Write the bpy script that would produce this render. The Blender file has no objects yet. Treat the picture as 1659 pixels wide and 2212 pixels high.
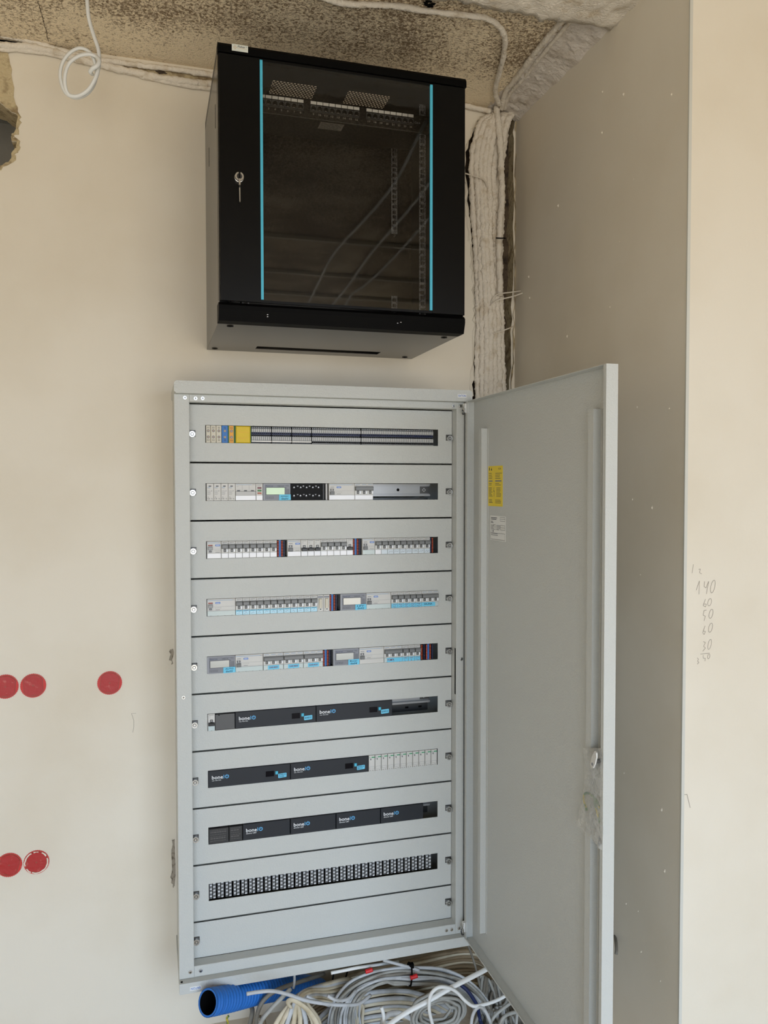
import bpy, bmesh, math, random
from mathutils import Vector, Matrix, noise

random.seed(7)
S = bpy.context.scene
COL = S.collection

# ------------------------------------------------------------------ camera
cam_d = bpy.data.cameras.new('camera')
cam_d.sensor_fit = 'HORIZONTAL'
cam_d.sensor_width = 36.0
cam_d.lens = 37.941
cam_d.clip_start = 0.02
cam = bpy.data.objects.new('camera', cam_d)
COL.objects.link(cam)
yaw, pit, rol = 0.2833, -0.0322, -0.0008
_r = Vector((math.cos(yaw), -math.sin(yaw), 0)); _f = Vector((math.sin(yaw), math.cos(yaw), 0)); _u = Vector((0, 0, 1))
_f2 = _f * math.cos(pit) + _u * math.sin(pit); _u2 = _u * math.cos(pit) - _f * math.sin(pit)
_r3 = _r * math.cos(rol) + _u2 * math.sin(rol); _u3 = _u2 * math.cos(rol) - _r * math.sin(rol)
cm = Matrix.Identity(4)
for i in range(3):
    cm[i][0] = _r3[i]; cm[i][1] = _u3[i]; cm[i][2] = -_f2[i]
cm[0][3], cm[1][3], cm[2][3] = -0.1022, -2.3175, 1.5391
cam.matrix_world = cm
S.camera = cam

# ------------------------------------------------------------------ daylight
SKY, GROUND = (0.80, 0.98, 1.22), (0.66, 0.60, 0.52)      # open sky above the horizon, sunlit ground below it
SKY_STRENGTH = 6.9
EXPOSURE = 0.0
world = bpy.data.worlds.new('daylight')
S.world = world
world.use_nodes = True
wn = world.node_tree.nodes; wl = world.node_tree.links
bg = wn['Background']; bg.inputs[1].default_value = SKY_STRENGTH
wt = wn.new('ShaderNodeTexCoord'); wx = wn.new('ShaderNodeSeparateXYZ'); wr = wn.new('ShaderNodeMapRange'); wm = wn.new('ShaderNodeMix'); wm.data_type = 'RGBA'
wr.inputs[1].default_value = -0.06; wr.inputs[2].default_value = 0.06
wm.inputs[6].default_value = (*GROUND, 1); wm.inputs[7].default_value = (*SKY, 1)
wl.new(wt.outputs['Generated'], wx.inputs[0]); wl.new(wx.outputs[2], wr.inputs[0]); wl.new(wr.outputs[0], wm.inputs[0]); wl.new(wm.outputs[2], bg.inputs[0])
ROOM_L, ROOM_R, ROOM_REAR = -2.9, 3.8, -4.6
WINDOWS = ((-1.90, 0.00, 0.05, 2.40), (0.30, 2.25, 0.05, 2.40))
for (wx0, wx1, wz0, wz1) in WINDOWS:          # daylight enters through the two tall openings behind the viewer
    ld = bpy.data.lights.new('window_daylight', 'AREA')
    ld.shape = 'RECTANGLE'; ld.size = wx1 - wx0; ld.size_y = wz1 - wz0
    ld.cycles.is_portal = True
    lo = bpy.data.objects.new('window_daylight', ld)
    lo.location = ((wx0 + wx1) / 2, ROOM_REAR - 0.12, (wz0 + wz1) / 2)
    lo.rotation_euler = (math.pi / 2, 0, 0)
    COL.objects.link(lo)
S.view_settings.view_transform = 'Standard'
S.view_settings.look = 'None'
S.view_settings.gamma = 1.0
S.view_settings.use_curve_mapping = False
S.view_settings.exposure = EXPOSURE
S.cycles.max_bounces = 10
S.cycles.diffuse_bounces = 6
S.cycles.use_denoising = True
try:
    S.cycles.denoiser = 'OPENIMAGEDENOISE'
    S.cycles.denoising_prefilter = 'ACCURATE'
except Exception:
    pass

# ------------------------------------------------------------------ materials
def lin(r, g, b):
    f = lambda c: (c / 255) / 12.92 if c / 255 <= 0.04045 else ((c / 255 + 0.055) / 1.055) ** 2.4
    return (f(r), f(g), f(b), 1)

def mat(name, col, rough=0.5, metal=0.0, spec=0.5, bump=None, var=None, coat=0.0):
    """col is sRGB 0-255; bump=(scale, strength, distance[, detail]); var=(scale, col2, low, high)"""
    m = bpy.data.materials.new(name)
    m.use_nodes = True
    nt = m.node_tree
    b = nt.nodes['Principled BSDF']
    b.inputs['Base Color'].default_value = lin(*col)
    b.inputs['Roughness'].default_value = rough
    b.inputs['Metallic'].default_value = metal
    b.inputs['Specular IOR Level'].default_value = spec
    b.inputs['Coat Weight'].default_value = coat
    tc = None
    if bump or var:
        tc = nt.nodes.new('ShaderNodeNewGeometry')
    if var:
        n = nt.nodes.new('ShaderNodeTexNoise'); n.inputs['Scale'].default_value = var[0]; n.inputs['Detail'].default_value = 6
        nt.links.new(tc.outputs['Position'], n.inputs['Vector'])
        r = nt.nodes.new('ShaderNodeMapRange'); r.inputs[1].default_value = var[2]; r.inputs[2].default_value = var[3]
        nt.links.new(n.outputs[0], r.inputs[0])
        x = nt.nodes.new('ShaderNodeMix'); x.data_type = 'RGBA'
        x.inputs[6].default_value = lin(*col); x.inputs[7].default_value = lin(*var[1])
        nt.links.new(r.outputs[0], x.inputs[0])
        nt.links.new(x.outputs[2], b.inputs['Base Color'])
    if bump:
        n = nt.nodes.new('ShaderNodeTexNoise'); n.inputs['Scale'].default_value = bump[0]
        n.inputs['Detail'].default_value = bump[3] if len(bump) > 3 else 2
        nt.links.new(tc.outputs['Position'], n.inputs['Vector'])
        bn = nt.nodes.new('ShaderNodeBump'); bn.inputs['Strength'].default_value = bump[1]; bn.inputs['Distance'].default_value = bump[2]
        nt.links.new(n.outputs[0], bn.inputs['Height'])
        nt.links.new(bn.outputs[0], b.inputs['Normal'])
    return m

def ceiling_material():
    m = bpy.data.materials.new('sprayed_ceiling'); m.use_nodes = True
    nt = m.node_tree; b = nt.nodes['Principled BSDF']; b.inputs['Roughness'].default_value = 0.9
    g = nt.nodes.new('ShaderNodeNewGeometry')
    def nz(scale, det, dist=0):
        n = nt.nodes.new('ShaderNodeTexNoise'); n.inputs['Scale'].default_value = scale; n.inputs['Detail'].default_value = det
        n.inputs['Distortion'].default_value = dist
        nt.links.new(g.outputs['Position'], n.inputs['Vector']); return n
    fine = nz(150, 6, 0.8); big = nz(3.2, 3)
    a = nt.nodes.new('ShaderNodeMath'); a.operation = 'MULTIPLY_ADD'; a.inputs[1].default_value = 0.55
    nt.links.new(big.outputs[0], a.inputs[0]); nt.links.new(fine.outputs[0], a.inputs[2])
    sx = nt.nodes.new('ShaderNodeSeparateXYZ'); nt.links.new(g.outputs['Position'], sx.inputs[0])
    cov = nt.nodes.new('ShaderNodeMapRange'); cov.inputs[1].default_value = -0.48; cov.inputs[2].default_value = -0.02; cov.inputs[3].default_value = -0.03; cov.inputs[4].default_value = 0.17
    nt.links.new(sx.outputs[1], cov.inputs[0])        # the spray was thicker close to the wall
    a2 = nt.nodes.new('ShaderNodeMath'); a2.operation = 'ADD'; nt.links.new(a.outputs[0], a2.inputs[0]); nt.links.new(cov.outputs[0], a2.inputs[1])
    r = nt.nodes.new('ShaderNodeMapRange'); r.inputs[1].default_value = 0.68; r.inputs[2].default_value = 0.88
    nt.links.new(a2.outputs[0], r.inputs[0])
    x = nt.nodes.new('ShaderNodeMix'); x.data_type = 'RGBA'
    x.inputs[6].default_value = lin(132, 112, 86); x.inputs[7].default_value = lin(240, 224, 194)
    nt.links.new(r.outputs[0], x.inputs[0]); nt.links.new(x.outputs[2], b.inputs['Base Color'])
    bn = nt.nodes.new('ShaderNodeBump'); bn.inputs['Strength'].default_value = 0.9; bn.inputs['Distance'].default_value = 0.006
    nt.links.new(fine.outputs[0], bn.inputs['Height']); nt.links.new(bn.outputs[0], b.inputs['Normal'])
    return m

M = {}
M['plaster'] = mat('cream_plaster', (224, 217, 202), 0.75, spec=0.3, bump=(60, 0.10, 0.004, 4), var=(2.2, (216, 207, 189), 0.42, 0.66))
M['ceiling'] = ceiling_material()
M['floor'] = mat('screed_floor', (214, 203, 186), 0.8, bump=(30, 0.3, 0.01))
M['rough_plaster'] = mat('sprayed_plaster', (222, 214, 200), 0.9, bump=(170, 0.9, 0.004, 5), var=(30, (190, 174, 148), 0.54, 0.78))
M['white_plaster'] = mat('white_rough_plaster', (214, 206, 196), 0.85, bump=(90, 0.9, 0.006, 5), var=(18, (186, 174, 158), 0.5, 0.75))
M['broken_plaster'] = mat('broken_plaster', (196, 180, 144), 0.95, bump=(140, 1.0, 0.006, 5), var=(40, (128, 108, 78), 0.5, 0.7))
M['brick_dark'] = mat('dark_chase', (92, 78, 62), 0.95, bump=(120, 1.0, 0.006, 5), var=(30, (56, 46, 36), 0.45, 0.65))
M['cavity'] = mat('cavity_grey', (104, 102, 96), 0.9, bump=(60, 0.4, 0.005))
M['powder'] = mat('grey_powder_coat', (194, 196, 192), 0.36, spec=0.22, bump=(310, 0.42, 0.0022, 1))
M['inner'] = mat('galvanised_inner', (120, 122, 122), 0.5, metal=0.3)
M['rail'] = mat('zinc_rail', (158, 159, 160), 0.38, metal=0.7)
M['steel'] = mat('bright_steel', (205, 205, 202), 0.25, metal=0.95)
M['steel_dark'] = mat('dark_steel', (88, 88, 88), 0.35, metal=0.9)
M['black'] = mat('black_plastic', (10, 10, 10), 0.5, spec=0.15)
M['slot'] = mat('slot_black', (6, 6, 6), 0.8, spec=0.1)
M['rackblack'] = mat('black_powder_coat', (11, 11, 11), 0.34, spec=0.32, bump=(500, 0.08, 0.001, 1))
M['doorblack'] = mat('black_glass_edge', (7, 7, 7), 0.30, spec=0.18)
M['sillblack'] = mat('matt_black_steel', (6, 6, 6), 0.5, spec=0.06)
M['rackgloss'] = mat('smooth_black_powder_coat', (12, 11, 11), 0.22, spec=0.9, bump=(500, 0.06, 0.001, 1))
M['cyan'] = mat('cyan_stripe', (72, 178, 208), 0.5)
M['white'] = mat('white_label', (226, 226, 222), 0.5)
M['devwhite'] = mat('light_grey_plastic', (204, 203, 198), 0.45)
M['devgrey'] = mat('pale_grey_plastic', (186, 186, 184), 0.45)
M['toggle'] = mat('grey_toggle', (108, 110, 110), 0.4)
M['toggle_black'] = mat('black_toggle', (34, 34, 35), 0.4)
M['ink'] = mat('dark_print', (62, 64, 68), 0.6)
M['inklight'] = mat('grey_print', (128, 130, 132), 0.6)
M['blueline'] = mat('blue_print', (66, 128, 178), 0.5)
M['badge'] = mat('blue_badge', (44, 108, 190), 0.45)
M['rust'] = mat('red_print', (150, 66, 48), 0.5)
M['strip'] = mat('white_marking_strip', (236, 238, 242), 0.28)
M['stripclear'] = mat('clear_marking_strip', (190, 204, 204), 0.22)
M['stripblue'] = mat('pale_blue_marking_strip', (176, 220, 238), 0.35)
M['strippale'] = mat('pale_marking_strip', (206, 218, 226), 0.3)
M['sticky'] = mat('blue_paper_label', (110, 200, 232), 0.6)
M['pen'] = mat('pen_ink', (28, 44, 70), 0.7)
M['penred'] = mat('red_pen_ink', (128, 30, 48), 0.7)
M['metergrey'] = mat('meter_grey', (150, 153, 160), 0.4)
M['meterpanel'] = mat('meter_panel', (122, 125, 133), 0.4)
M['lcd'] = mat('lcd_glass', (196, 198, 192), 0.06, spec=0.8)
M['lcdreflect'] = mat('lcd_green_reflection', (176, 206, 150), 0.06, spec=0.8)  # reflection of greenery put into the display's base colour
M['slate'] = mat('slate_plastic', (40, 43, 48), 0.45, spec=0.3)
M['slate2'] = mat('dark_grey_plastic', (84, 84, 84), 0.5)
M['psu'] = mat('charcoal_plastic', (46, 46, 46), 0.55)
M['psuink'] = mat('embossed_print', (84, 82, 80), 0.5)
M['oled'] = mat('dark_display', (6, 4, 12), 0.15, spec=0.15)
M['logo'] = mat('white_logo', (232, 234, 236), 0.5)
M['logoblue'] = mat('blue_logo', (92, 170, 220), 0.5)
M['green'] = mat('green_print', (22, 146, 92), 0.5)
M['beige'] = mat('beige_terminal', (206, 200, 182), 0.5)
M['bluet'] = mat('blue_terminal', (32, 108, 182), 0.45)
M['navy'] = mat('navy_terminal', (26, 40, 84), 0.45)
M['orange'] = mat('orange_lever', (206, 92, 62), 0.5)
M['orangeyel'] = mat('amber_terminal', (226, 158, 52), 0.5)
M['yellow'] = mat('yellow_cover', (214, 184, 30), 0.4, spec=0.3, bump=(45, 0.3, 0.003))
M['greent'] = mat('green_terminal', (74, 118, 58), 0.5)
M['termgrey'] = mat('grey_terminal', (150, 152, 152), 0.4)
M['termdark'] = mat('dark_terminal', (66, 68, 72), 0.5)
M['redcap'] = mat('red_plastic_cap', (196, 44, 40), 0.55, var=(60, (206, 120, 108), 0.60, 0.72), bump=(70, 0.3, 0.002))
M['redlid'] = mat('dark_red_lid', (170, 34, 32), 0.5, var=(60, (190, 96, 86), 0.60, 0.74), bump=(70, 0.4, 0.003))
M['yellowsticker'] = mat('yellow_sticker', (232, 206, 48), 0.5)
M['cablewhite'] = mat('white_cable', (222, 224, 222), 0.42)
M['cablegrey'] = mat('grey_cable', (160, 160, 154), 0.5, var=(25, (134, 132, 124), 0.5, 0.7))
M['cablelight'] = mat('light_grey_cable', (188, 191, 193), 0.45, var=(25, (160, 160, 156), 0.5, 0.7))
M['cabledark'] = mat('dusty_grey_cable', (124, 120, 110), 0.6, var=(25, (98, 92, 82), 0.5, 0.7))
M['cablebeige'] = mat('beige_cable', (206, 196, 172), 0.5, var=(25, (184, 170, 140), 0.5, 0.7))
M['cablebrown'] = mat('dusty_brown_cable', (142, 124, 96), 0.6, var=(20, (104, 88, 64), 0.5, 0.7))
M['hose'] = mat('blue_conduit', (36, 108, 190), 0.45)
M['redtape'] = mat('red_tape', (206, 36, 40), 0.45)
M['pencil'] = mat('pencil_grey', (158, 150, 138), 0.8)
M['dirt'] = mat('wall_dirt', (158, 149, 134), 0.9, var=(90, (116, 106, 92), 0.5, 0.62), bump=(140, .8, .004, 4))
M['scratch'] = mat('wall_scratch', (150, 143, 130), 0.8)
M['gold'] = mat('gold_print', (190, 150, 100), 0.4)
M['silverlabel'] = mat('silver_label', (216, 222, 216), 0.25, metal=0.2)
M['dustlabel'] = mat('grey_label', (150, 144, 136), 0.6)
M['bead'] = mat('corner_bead', (200, 200, 192), 0.5)
M['wireyg'] = mat('earth_wire', (190, 170, 60), 0.45, var=(40, (60, 110, 50), 0.48, 0.5))

def glass_material(name, alpha, tint, rough=0.02):
    m = bpy.data.materials.new(name); m.use_nodes = True
    nt = m.node_tree; nt.nodes.remove(nt.nodes['Principled BSDF']); out = nt.nodes['Material Output']
    t = nt.nodes.new('ShaderNodeBsdfTransparent'); t.inputs[0].default_value = (*tint, 1)
    g = nt.nodes.new('ShaderNodeBsdfGlossy'); g.inputs['Roughness'].default_value = rough
    fr = nt.nodes.new('ShaderNodeFresnel'); fr.inputs[0].default_value = 1.42
    ad = nt.nodes.new('ShaderNodeMath'); ad.operation = 'ADD'; ad.inputs[1].default_value = alpha
    x = nt.nodes.new('ShaderNodeMixShader')
    nt.links.new(fr.outputs[0], ad.inputs[0]); nt.links.new(ad.outputs[0], x.inputs[0])
    nt.links.new(t.outputs[0], x.inputs[1]); nt.links.new(g.outputs[0], x.inputs[2]); nt.links.new(x.outputs[0], out.inputs[0])
    return m
M['glass'] = glass_material('smoked_glass', 0.0, (0.90, 0.89, 0.87))
def film_material():
    m = bpy.data.materials.new('clear_film'); m.use_nodes = True
    nt = m.node_tree; b = nt.nodes['Principled BSDF']; out = nt.nodes['Material Output']
    b.inputs['Base Color'].default_value = lin(214, 214, 208); b.inputs['Roughness'].default_value = 0.25
    t = nt.nodes.new('ShaderNodeBsdfTransparent'); x = nt.nodes.new('ShaderNodeMixShader'); x.inputs[0].default_value = 0.36
    g = nt.nodes.new('ShaderNodeNewGeometry'); n = nt.nodes.new('ShaderNodeTexNoise'); n.inputs['Scale'].default_value = 55
    nt.links.new(g.outputs['Position'], n.inputs['Vector'])
    bn = nt.nodes.new('ShaderNodeBump'); bn.inputs['Strength'].default_value = 0.8; bn.inputs['Distance'].default_value = 0.01
    nt.links.new(n.outputs[0], bn.inputs['Height']); nt.links.new(bn.outputs[0], b.inputs['Normal'])
    nt.links.new(t.outputs[0], x.inputs[1]); nt.links.new(b.outputs[0], x.inputs[2]); nt.links.new(x.outputs[0], out.inputs[0])
    return m
M['film'] = film_material()

# ------------------------------------------------------------------ mesh helpers
_TX = {}
def text_data(s, shear=0.0):
    key = (s, shear)
    if key in _TX: return _TX[key]
    cu = bpy.data.curves.new('lettering', 'FONT'); cu.body = s; cu.size = 1; cu.resolution_u = 2; cu.shear = shear; cu.offset = 0.012
    o = bpy.data.objects.new('lettering', cu); COL.objects.link(o)
    dg = bpy.context.evaluated_depsgraph_get(); dg.update()
    me = o.evaluated_get(dg).to_mesh()
    v = [(p.co.x, p.co.y) for p in me.vertices]; f = [tuple(p.vertices) for p in me.polygons]
    o.evaluated_get(dg).to_mesh_clear()
    bpy.data.objects.remove(o); bpy.data.curves.remove(cu)
    xs = [a for a, b in v] or [0]; ys = [b for a, b in v] or [0]
    x0, x1, y0, y1 = min(xs), max(xs), min(ys), max(ys)
    _TX[key] = ([((a - x0) / max(1e-6, x1 - x0), (b - y0) / max(1e-6, y1 - y0)) for a, b in v], f, (x1 - x0) / max(1e-6, y1 - y0))
    return _TX[key]

class MB:
    def __init__(s): s.v = []; s.f = []; s.mi = []; s.mats = []; s.sm = []
    def _m(s, m):
        if m not in s.mats: s.mats.append(m)
        return s.mats.index(m)
    def add(s, vs, fs, m, smooth=False):
        o = len(s.v); k = s._m(m)
        s.v += [tuple(p) for p in vs]
        for f in fs: s.f.append(tuple(i + o for i in f)); s.mi.append(k); s.sm.append(smooth)
        return s
    def box(s, x0, x1, y0, y1, z0, z1, m, ch=0.0):
        """axis box; ch chamfers the rim of the face looking at -Y"""
        c = ch
        vs = [(x0 + c, y0, z0 + c), (x1 - c, y0, z0 + c), (x1 - c, y0, z1 - c), (x0 + c, y0, z1 - c),
              (x0, y1, z0), (x1, y1, z0), (x1, y1, z1), (x0, y1, z1)]
        fs = [(0, 1, 2, 3), (5, 4, 7, 6)]
        if c:
            vs += [(x0, y0 + c, z0), (x1, y0 + c, z0), (x1, y0 + c, z1), (x0, y0 + c, z1)]
            fs += [(0, 8, 9, 1), (1, 9, 10, 2), (2, 10, 11, 3), (3, 11, 8, 0), (8, 4, 5, 9), (9, 5, 6, 10), (10, 6, 7, 11), (11, 7, 4, 8)]
        else:
            fs += [(0, 4, 5, 1), (1, 5, 6, 2), (2, 6, 7, 3), (3, 7, 4, 0)]
        return s.add(vs, fs, m)
    def quad(s, x0, x1, z0, z1, y, m):
        return s.add([(x0, y, z0), (x1, y, z0), (x1, y, z1), (x0, y, z1)], [(0, 1, 2, 3)], m)
    def prism(s, poly, y0, y1, m, smooth=False):
        n = len(poly)
        vs = [(a, y0, b) for a, b in poly] + [(a, y1, b) for a, b in poly]
        fs = [tuple(range(n)), tuple(range(2 * n - 1, n - 1, -1))] + [(i, i + n, (i + 1) % n + n, (i + 1) % n) for i in range(n)]
        return s.add(vs, fs, m)
    def cyl(s, cx, cz, r, y0, y1, m, seg=16, r1=None):
        r1 = r if r1 is None else r1
        vs = [(cx + r * math.cos(2 * math.pi * i / seg), y0, cz + r * math.sin(2 * math.pi * i / seg)) for i in range(seg)]
        vs += [(cx + r1 * math.cos(2 * math.pi * i / seg), y1, cz + r1 * math.sin(2 * math.pi * i / seg)) for i in range(seg)]
        fs = [tuple(range(seg)), tuple(range(2 * seg - 1, seg - 1, -1))] + [(i, i + seg, (i + 1) % seg + seg, (i + 1) % seg) for i in range(seg)]
        return s.add(vs, fs, m)
    def ring(s, cx, cz, ra, rb, y0, y1, m, seg=20, a0=0.0, a1=2 * math.pi):
        full = abs(a1 - a0 - 2 * math.pi) < 1e-6; n = seg if full else seg + 1
        vs = []
        for i in range(n):
            t = a0 + (a1 - a0) * i / seg; c, d = math.cos(t), math.sin(t)
            vs += [(cx + ra * c, y0, cz + ra * d), (cx + rb * c, y0, cz + rb * d), (cx + rb * c, y1, cz + rb * d), (cx + ra * c, y1, cz + ra * d)]
        fs = []
        for i in range(seg):
            a = 4 * i; b = 4 * ((i + 1) % n)
            fs += [(a, a + 1, b + 1, b), (a + 1, a + 2, b + 2, b + 1), (a + 3, a, b, b + 3)]
        return s.add(vs, fs, m)
    def text(s, t, x0, z0, h, y, m, w=None, shear=0.0, rot=0.0):
        v, f, asp = text_data(t, shear)
        w = h * asp if w is None else w
        c, d = math.cos(rot), math.sin(rot)
        vs = [(x0 + a * w * c - b * h * d, y, z0 + a * w * d + b * h * c) for a, b in v]
        return s.add(vs, f, m)
    def stroke(s, pts, wd, y, m):
        for (a, b), (c, d) in zip(pts, pts[1:]):
            L = math.hypot(c - a, d - b) or 1e-6; nx, nz = -(d - b) / L * wd / 2, (c - a) / L * wd / 2
            s.add([(a - nx, y, b - nz), (c - nx, y, d - nz), (c + nx, y, d + nz), (a + nx, y, b + nz)], [(0, 1, 2, 3)], m)
        return s
    def scribble(s, x0, x1, z0, z1, y, m, n=9, wd=0.0006, seed=0):
        r = random.Random(seed); pts = []
        for i in range(n):
            pts.append((x0 + (x1 - x0) * i / (n - 1), z0 + (z1 - z0) * (r.random() if i % 2 else r.random() * 0.5 + (0.5 if i % 4 else 0))))
        return s.stroke(pts, wd, y, m)
    def tube(s, pts, r, m, seg=8, closed=False, flat=1.0, jit=0.0, seed=0, sub=4, cap=True):
        P = smooth_path(pts, sub, closed)
        n = len(P); rr = random.Random(seed)
        T = []
        for i in range(n):
            a = P[(i - 1) % n] if (closed or i > 0) else P[0]; b = P[(i + 1) % n] if (closed or i < n - 1) else P[-1]
            T.append((b - a).normalized() if (b - a).length > 1e-9 else Vector((0, 0, 1)))
        nrm = T[0].orthogonal().normalized(); N = []
        for i in range(n):
            nrm = (nrm - T[i] * nrm.dot(T[i]))
            nrm = nrm.normalized() if nrm.length > 1e-6 else T[i].orthogonal().normalized()
            N.append(nrm.copy())
        vs = []
        for i in range(n):
            B = T[i].cross(N[i]); R = r(i / max(1, n - 1)) if callable(r) else r
            for k in range(seg):
                t = 2 * math.pi * k / seg; q = R * (1 + jit * (rr.random() - 0.5))
                vs.append(P[i] + N[i] * (q * math.cos(t)) + B * (q * flat * math.sin(t)))
        fs = []
        for i in range(n if closed else n - 1):
            j = (i + 1) % n
            for k in range(seg):
                l = (k + 1) % seg
                fs.append((i * seg + k, i * seg + l, j * seg + l, j * seg + k))
        if cap and not closed:
            fs += [tuple(range(seg - 1, -1, -1)), tuple((n - 1) * seg + k for k in range(seg))]
        return s.add(vs, fs, m, True)
    def crust(s, pts, r, m, seg=12, step=.004, amp=.5, seed=0):
        """a cable caked with plaster: a tube whose radius wanders with noise"""
        P = smooth_path(pts, 6); Q = [P[0]]
        for p in P[1:]:
            while (p - Q[-1]).length > step: Q.append(Q[-1] + (p - Q[-1]).normalized() * step)
        n = len(Q); T = [(Q[min(i + 1, n - 1)] - Q[max(i - 1, 0)]).normalized() for i in range(n)]
        nrm = T[0].orthogonal().normalized(); vs = []
        off = Vector((seed * 7.3, seed * 3.1, 0))
        for i in range(n):
            nrm = (nrm - T[i] * nrm.dot(T[i])).normalized(); B = T[i].cross(nrm)
            for k in range(seg):
                t = 2 * math.pi * k / seg; d = nrm * math.cos(t) + B * math.sin(t); q = Q[i] + d * r + off
                vs.append(Q[i] + d * r * (1 + amp * (.55 * noise.noise(q * 55) + .45 * noise.noise(q * 150) + .3 * noise.noise(q * 330))))
        fs = [(i * seg + k, i * seg + (k + 1) % seg, (i + 1) * seg + (k + 1) % seg, (i + 1) * seg + k) for i in range(n - 1) for k in range(seg)]
        fs += [tuple(range(seg - 1, -1, -1)), tuple((n - 1) * seg + k for k in range(seg))]
        return s.add(vs, fs, m, True)
    def mesh(s, name):
        me = bpy.data.meshes.new(name)
        me.from_pydata(s.v, [], s.f)
        for k in s.mats: me.materials.append(M[k])
        me.polygons.foreach_set('material_index', s.mi)
        me.polygons.foreach_set('use_smooth', s.sm)
        me.update()
        return me

def smooth_path(pts, sub, closed=False):
    P = [Vector(p) for p in pts]; n = len(P)
    if sub <= 1 or n < 3: return P
    out = []
    for i in range(n if closed else n - 1):
        p0 = P[(i - 1) % n] if (closed or i > 0) else P[0] * 2 - P[1]
        p1 = P[i]; p2 = P[(i + 1) % n]
        p3 = P[(i + 2) % n] if (closed or i < n - 2) else P[-1] * 2 - P[-2]
        for k in range(sub):
            t = k / sub
            out.append(0.5 * ((2 * p1) + (p2 - p0) * t + (2 * p0 - 5 * p1 + 4 * p2 - p3) * t * t + (3 * p1 - p0 - 3 * p2 + p3) * t ** 3))
    if not closed: out.append(P[-1])
    return out

def ob(name, data, parent=None, loc=(0, 0, 0), rot=(0, 0, 0)):
    if isinstance(data, MB): data = data.mesh(name)
    o = bpy.data.objects.new(name, data); COL.objects.link(o)
    o.location = loc; o.rotation_euler = rot
    if parent is not None: o.parent = parent
    return o

def tag(o, label, cat, group=None):
    o['label'] = label; o['category'] = cat
    if group: o['group'] = group
    return o

def thing(name, label, cat, loc=(0, 0, 0), group=None):
    o = ob(name, None, None, loc); o.empty_display_size = 0.03
    return tag(o, label, cat, group)

def wpart(name, mb, root):
    """a part whose mesh is written in world coordinates, under a root Empty"""
    return ob(name, mb, root, tuple(-c for c in root.location))

def struct(name, mb, parent=None):
    o = ob(name, mb, parent)
    o['kind'] = 'structure'
    return o

def single(name, mb, label, cat, group=None):
    """a one-mesh thing written in world coordinates; its origin is moved to its base"""
    me = mb.mesh(name)
    cs = [v.co for v in me.vertices]
    c = Vector((sum(p.x for p in cs) / len(cs), sum(p.y for p in cs) / len(cs), min(p.z for p in cs)))
    for v in me.vertices: v.co -= c
    return tag(ob(name, me, None, tuple(c)), label, cat, group)

_CACHE = {}
def cached(key, fn):
    if key not in _CACHE: _CACHE[key] = fn().mesh(key[0])
    return _CACHE[key]

def nth(n):
    return '%d%s' % (n, 'th' if 10 < n % 100 < 14 else {1: 'st', 2: 'nd', 3: 'rd'}.get(n % 10, 'th'))
ORD = ['first', 'second', 'third', 'fourth', 'fifth', 'sixth', 'seventh', 'eighth', 'ninth', 'tenth', 'eleventh', 'twelfth']

# ================================================================== the setting
CEIL, LOWC, XR, PIL = 2.69, 2.655, 0.9955, -0.8405
PY = -0.1828            # front of the cover plates

def rag(pts, amp, seed, closed=False, n=4):
    """roughen a polyline in the XZ plane"""
    r = random.Random(seed); out = []
    k = len(pts)
    for i in range(k if closed else k - 1):
        a, b = pts[i], pts[(i + 1) % k]
        out.append(a)
        for j in range(1, n):
            t = j / n
            out.append((a[0] + (b[0] - a[0]) * t + (r.random() - .5) * amp, a[1] + (b[1] - a[1]) * t + (r.random() - .5) * amp))
    if not closed: out.append(pts[-1])
    return out

hole_l = [(p[0], p[2]) for p in [(-0.4603,0.0000,2.5297),(-0.4430,0.0000,2.5166),(-0.4193,0.0000,2.5024),(-0.4202,0.0000,2.4875),(-0.4261,0.0000,2.4583),(-0.4344,0.0000,2.4514),(-0.4342,0.0000,2.4348),(-0.4220,0.0000,2.4351),(-0.4234,0.0000,2.4183),(-0.4351,0.0000,2.4027),(-0.4371,0.0000,2.3859),(-0.4627,0.0000,2.3677),(-0.5065,0.0000,2.3547)]]
hole_l = rag(hole_l, 0.005, 3) + [(-0.62, 2.38), (-0.64, 2.50), (-0.60, 2.56)]
ch_l = [(p[0], p[2]) for p in [(0.8485,0.0000,1.7796),(0.8559,0.0000,1.8364),(0.8572,0.0000,1.9212),(0.8660,0.0000,2.0343),(0.8597,0.0000,2.1183),(0.8548,0.0000,2.2300),(0.8470,0.0000,2.3132),(0.8346,0.0000,2.4095),(0.8282,0.0000,2.5474),(0.8672,0.0000,2.6462),(0.9128,0.0000,2.6741)]]
ch_r = [(p[0], p[2]) for p in [(1.0118,0.0000,2.6781),(1.0012,0.0000,2.6092),(0.9957,0.0000,2.4675),(0.9918,0.0000,2.2973),(0.9863,0.0000,2.1264),(0.9839,0.0000,1.9837),(0.9783,0.0000,1.8260),(0.9754,0.0000,1.7686)]]
ch_r = [(min(a, 0.9905), b) for a, b in ch_r]
chase = rag(ch_l, 0.010, 5) + rag(ch_r, 0.008, 6)

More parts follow.
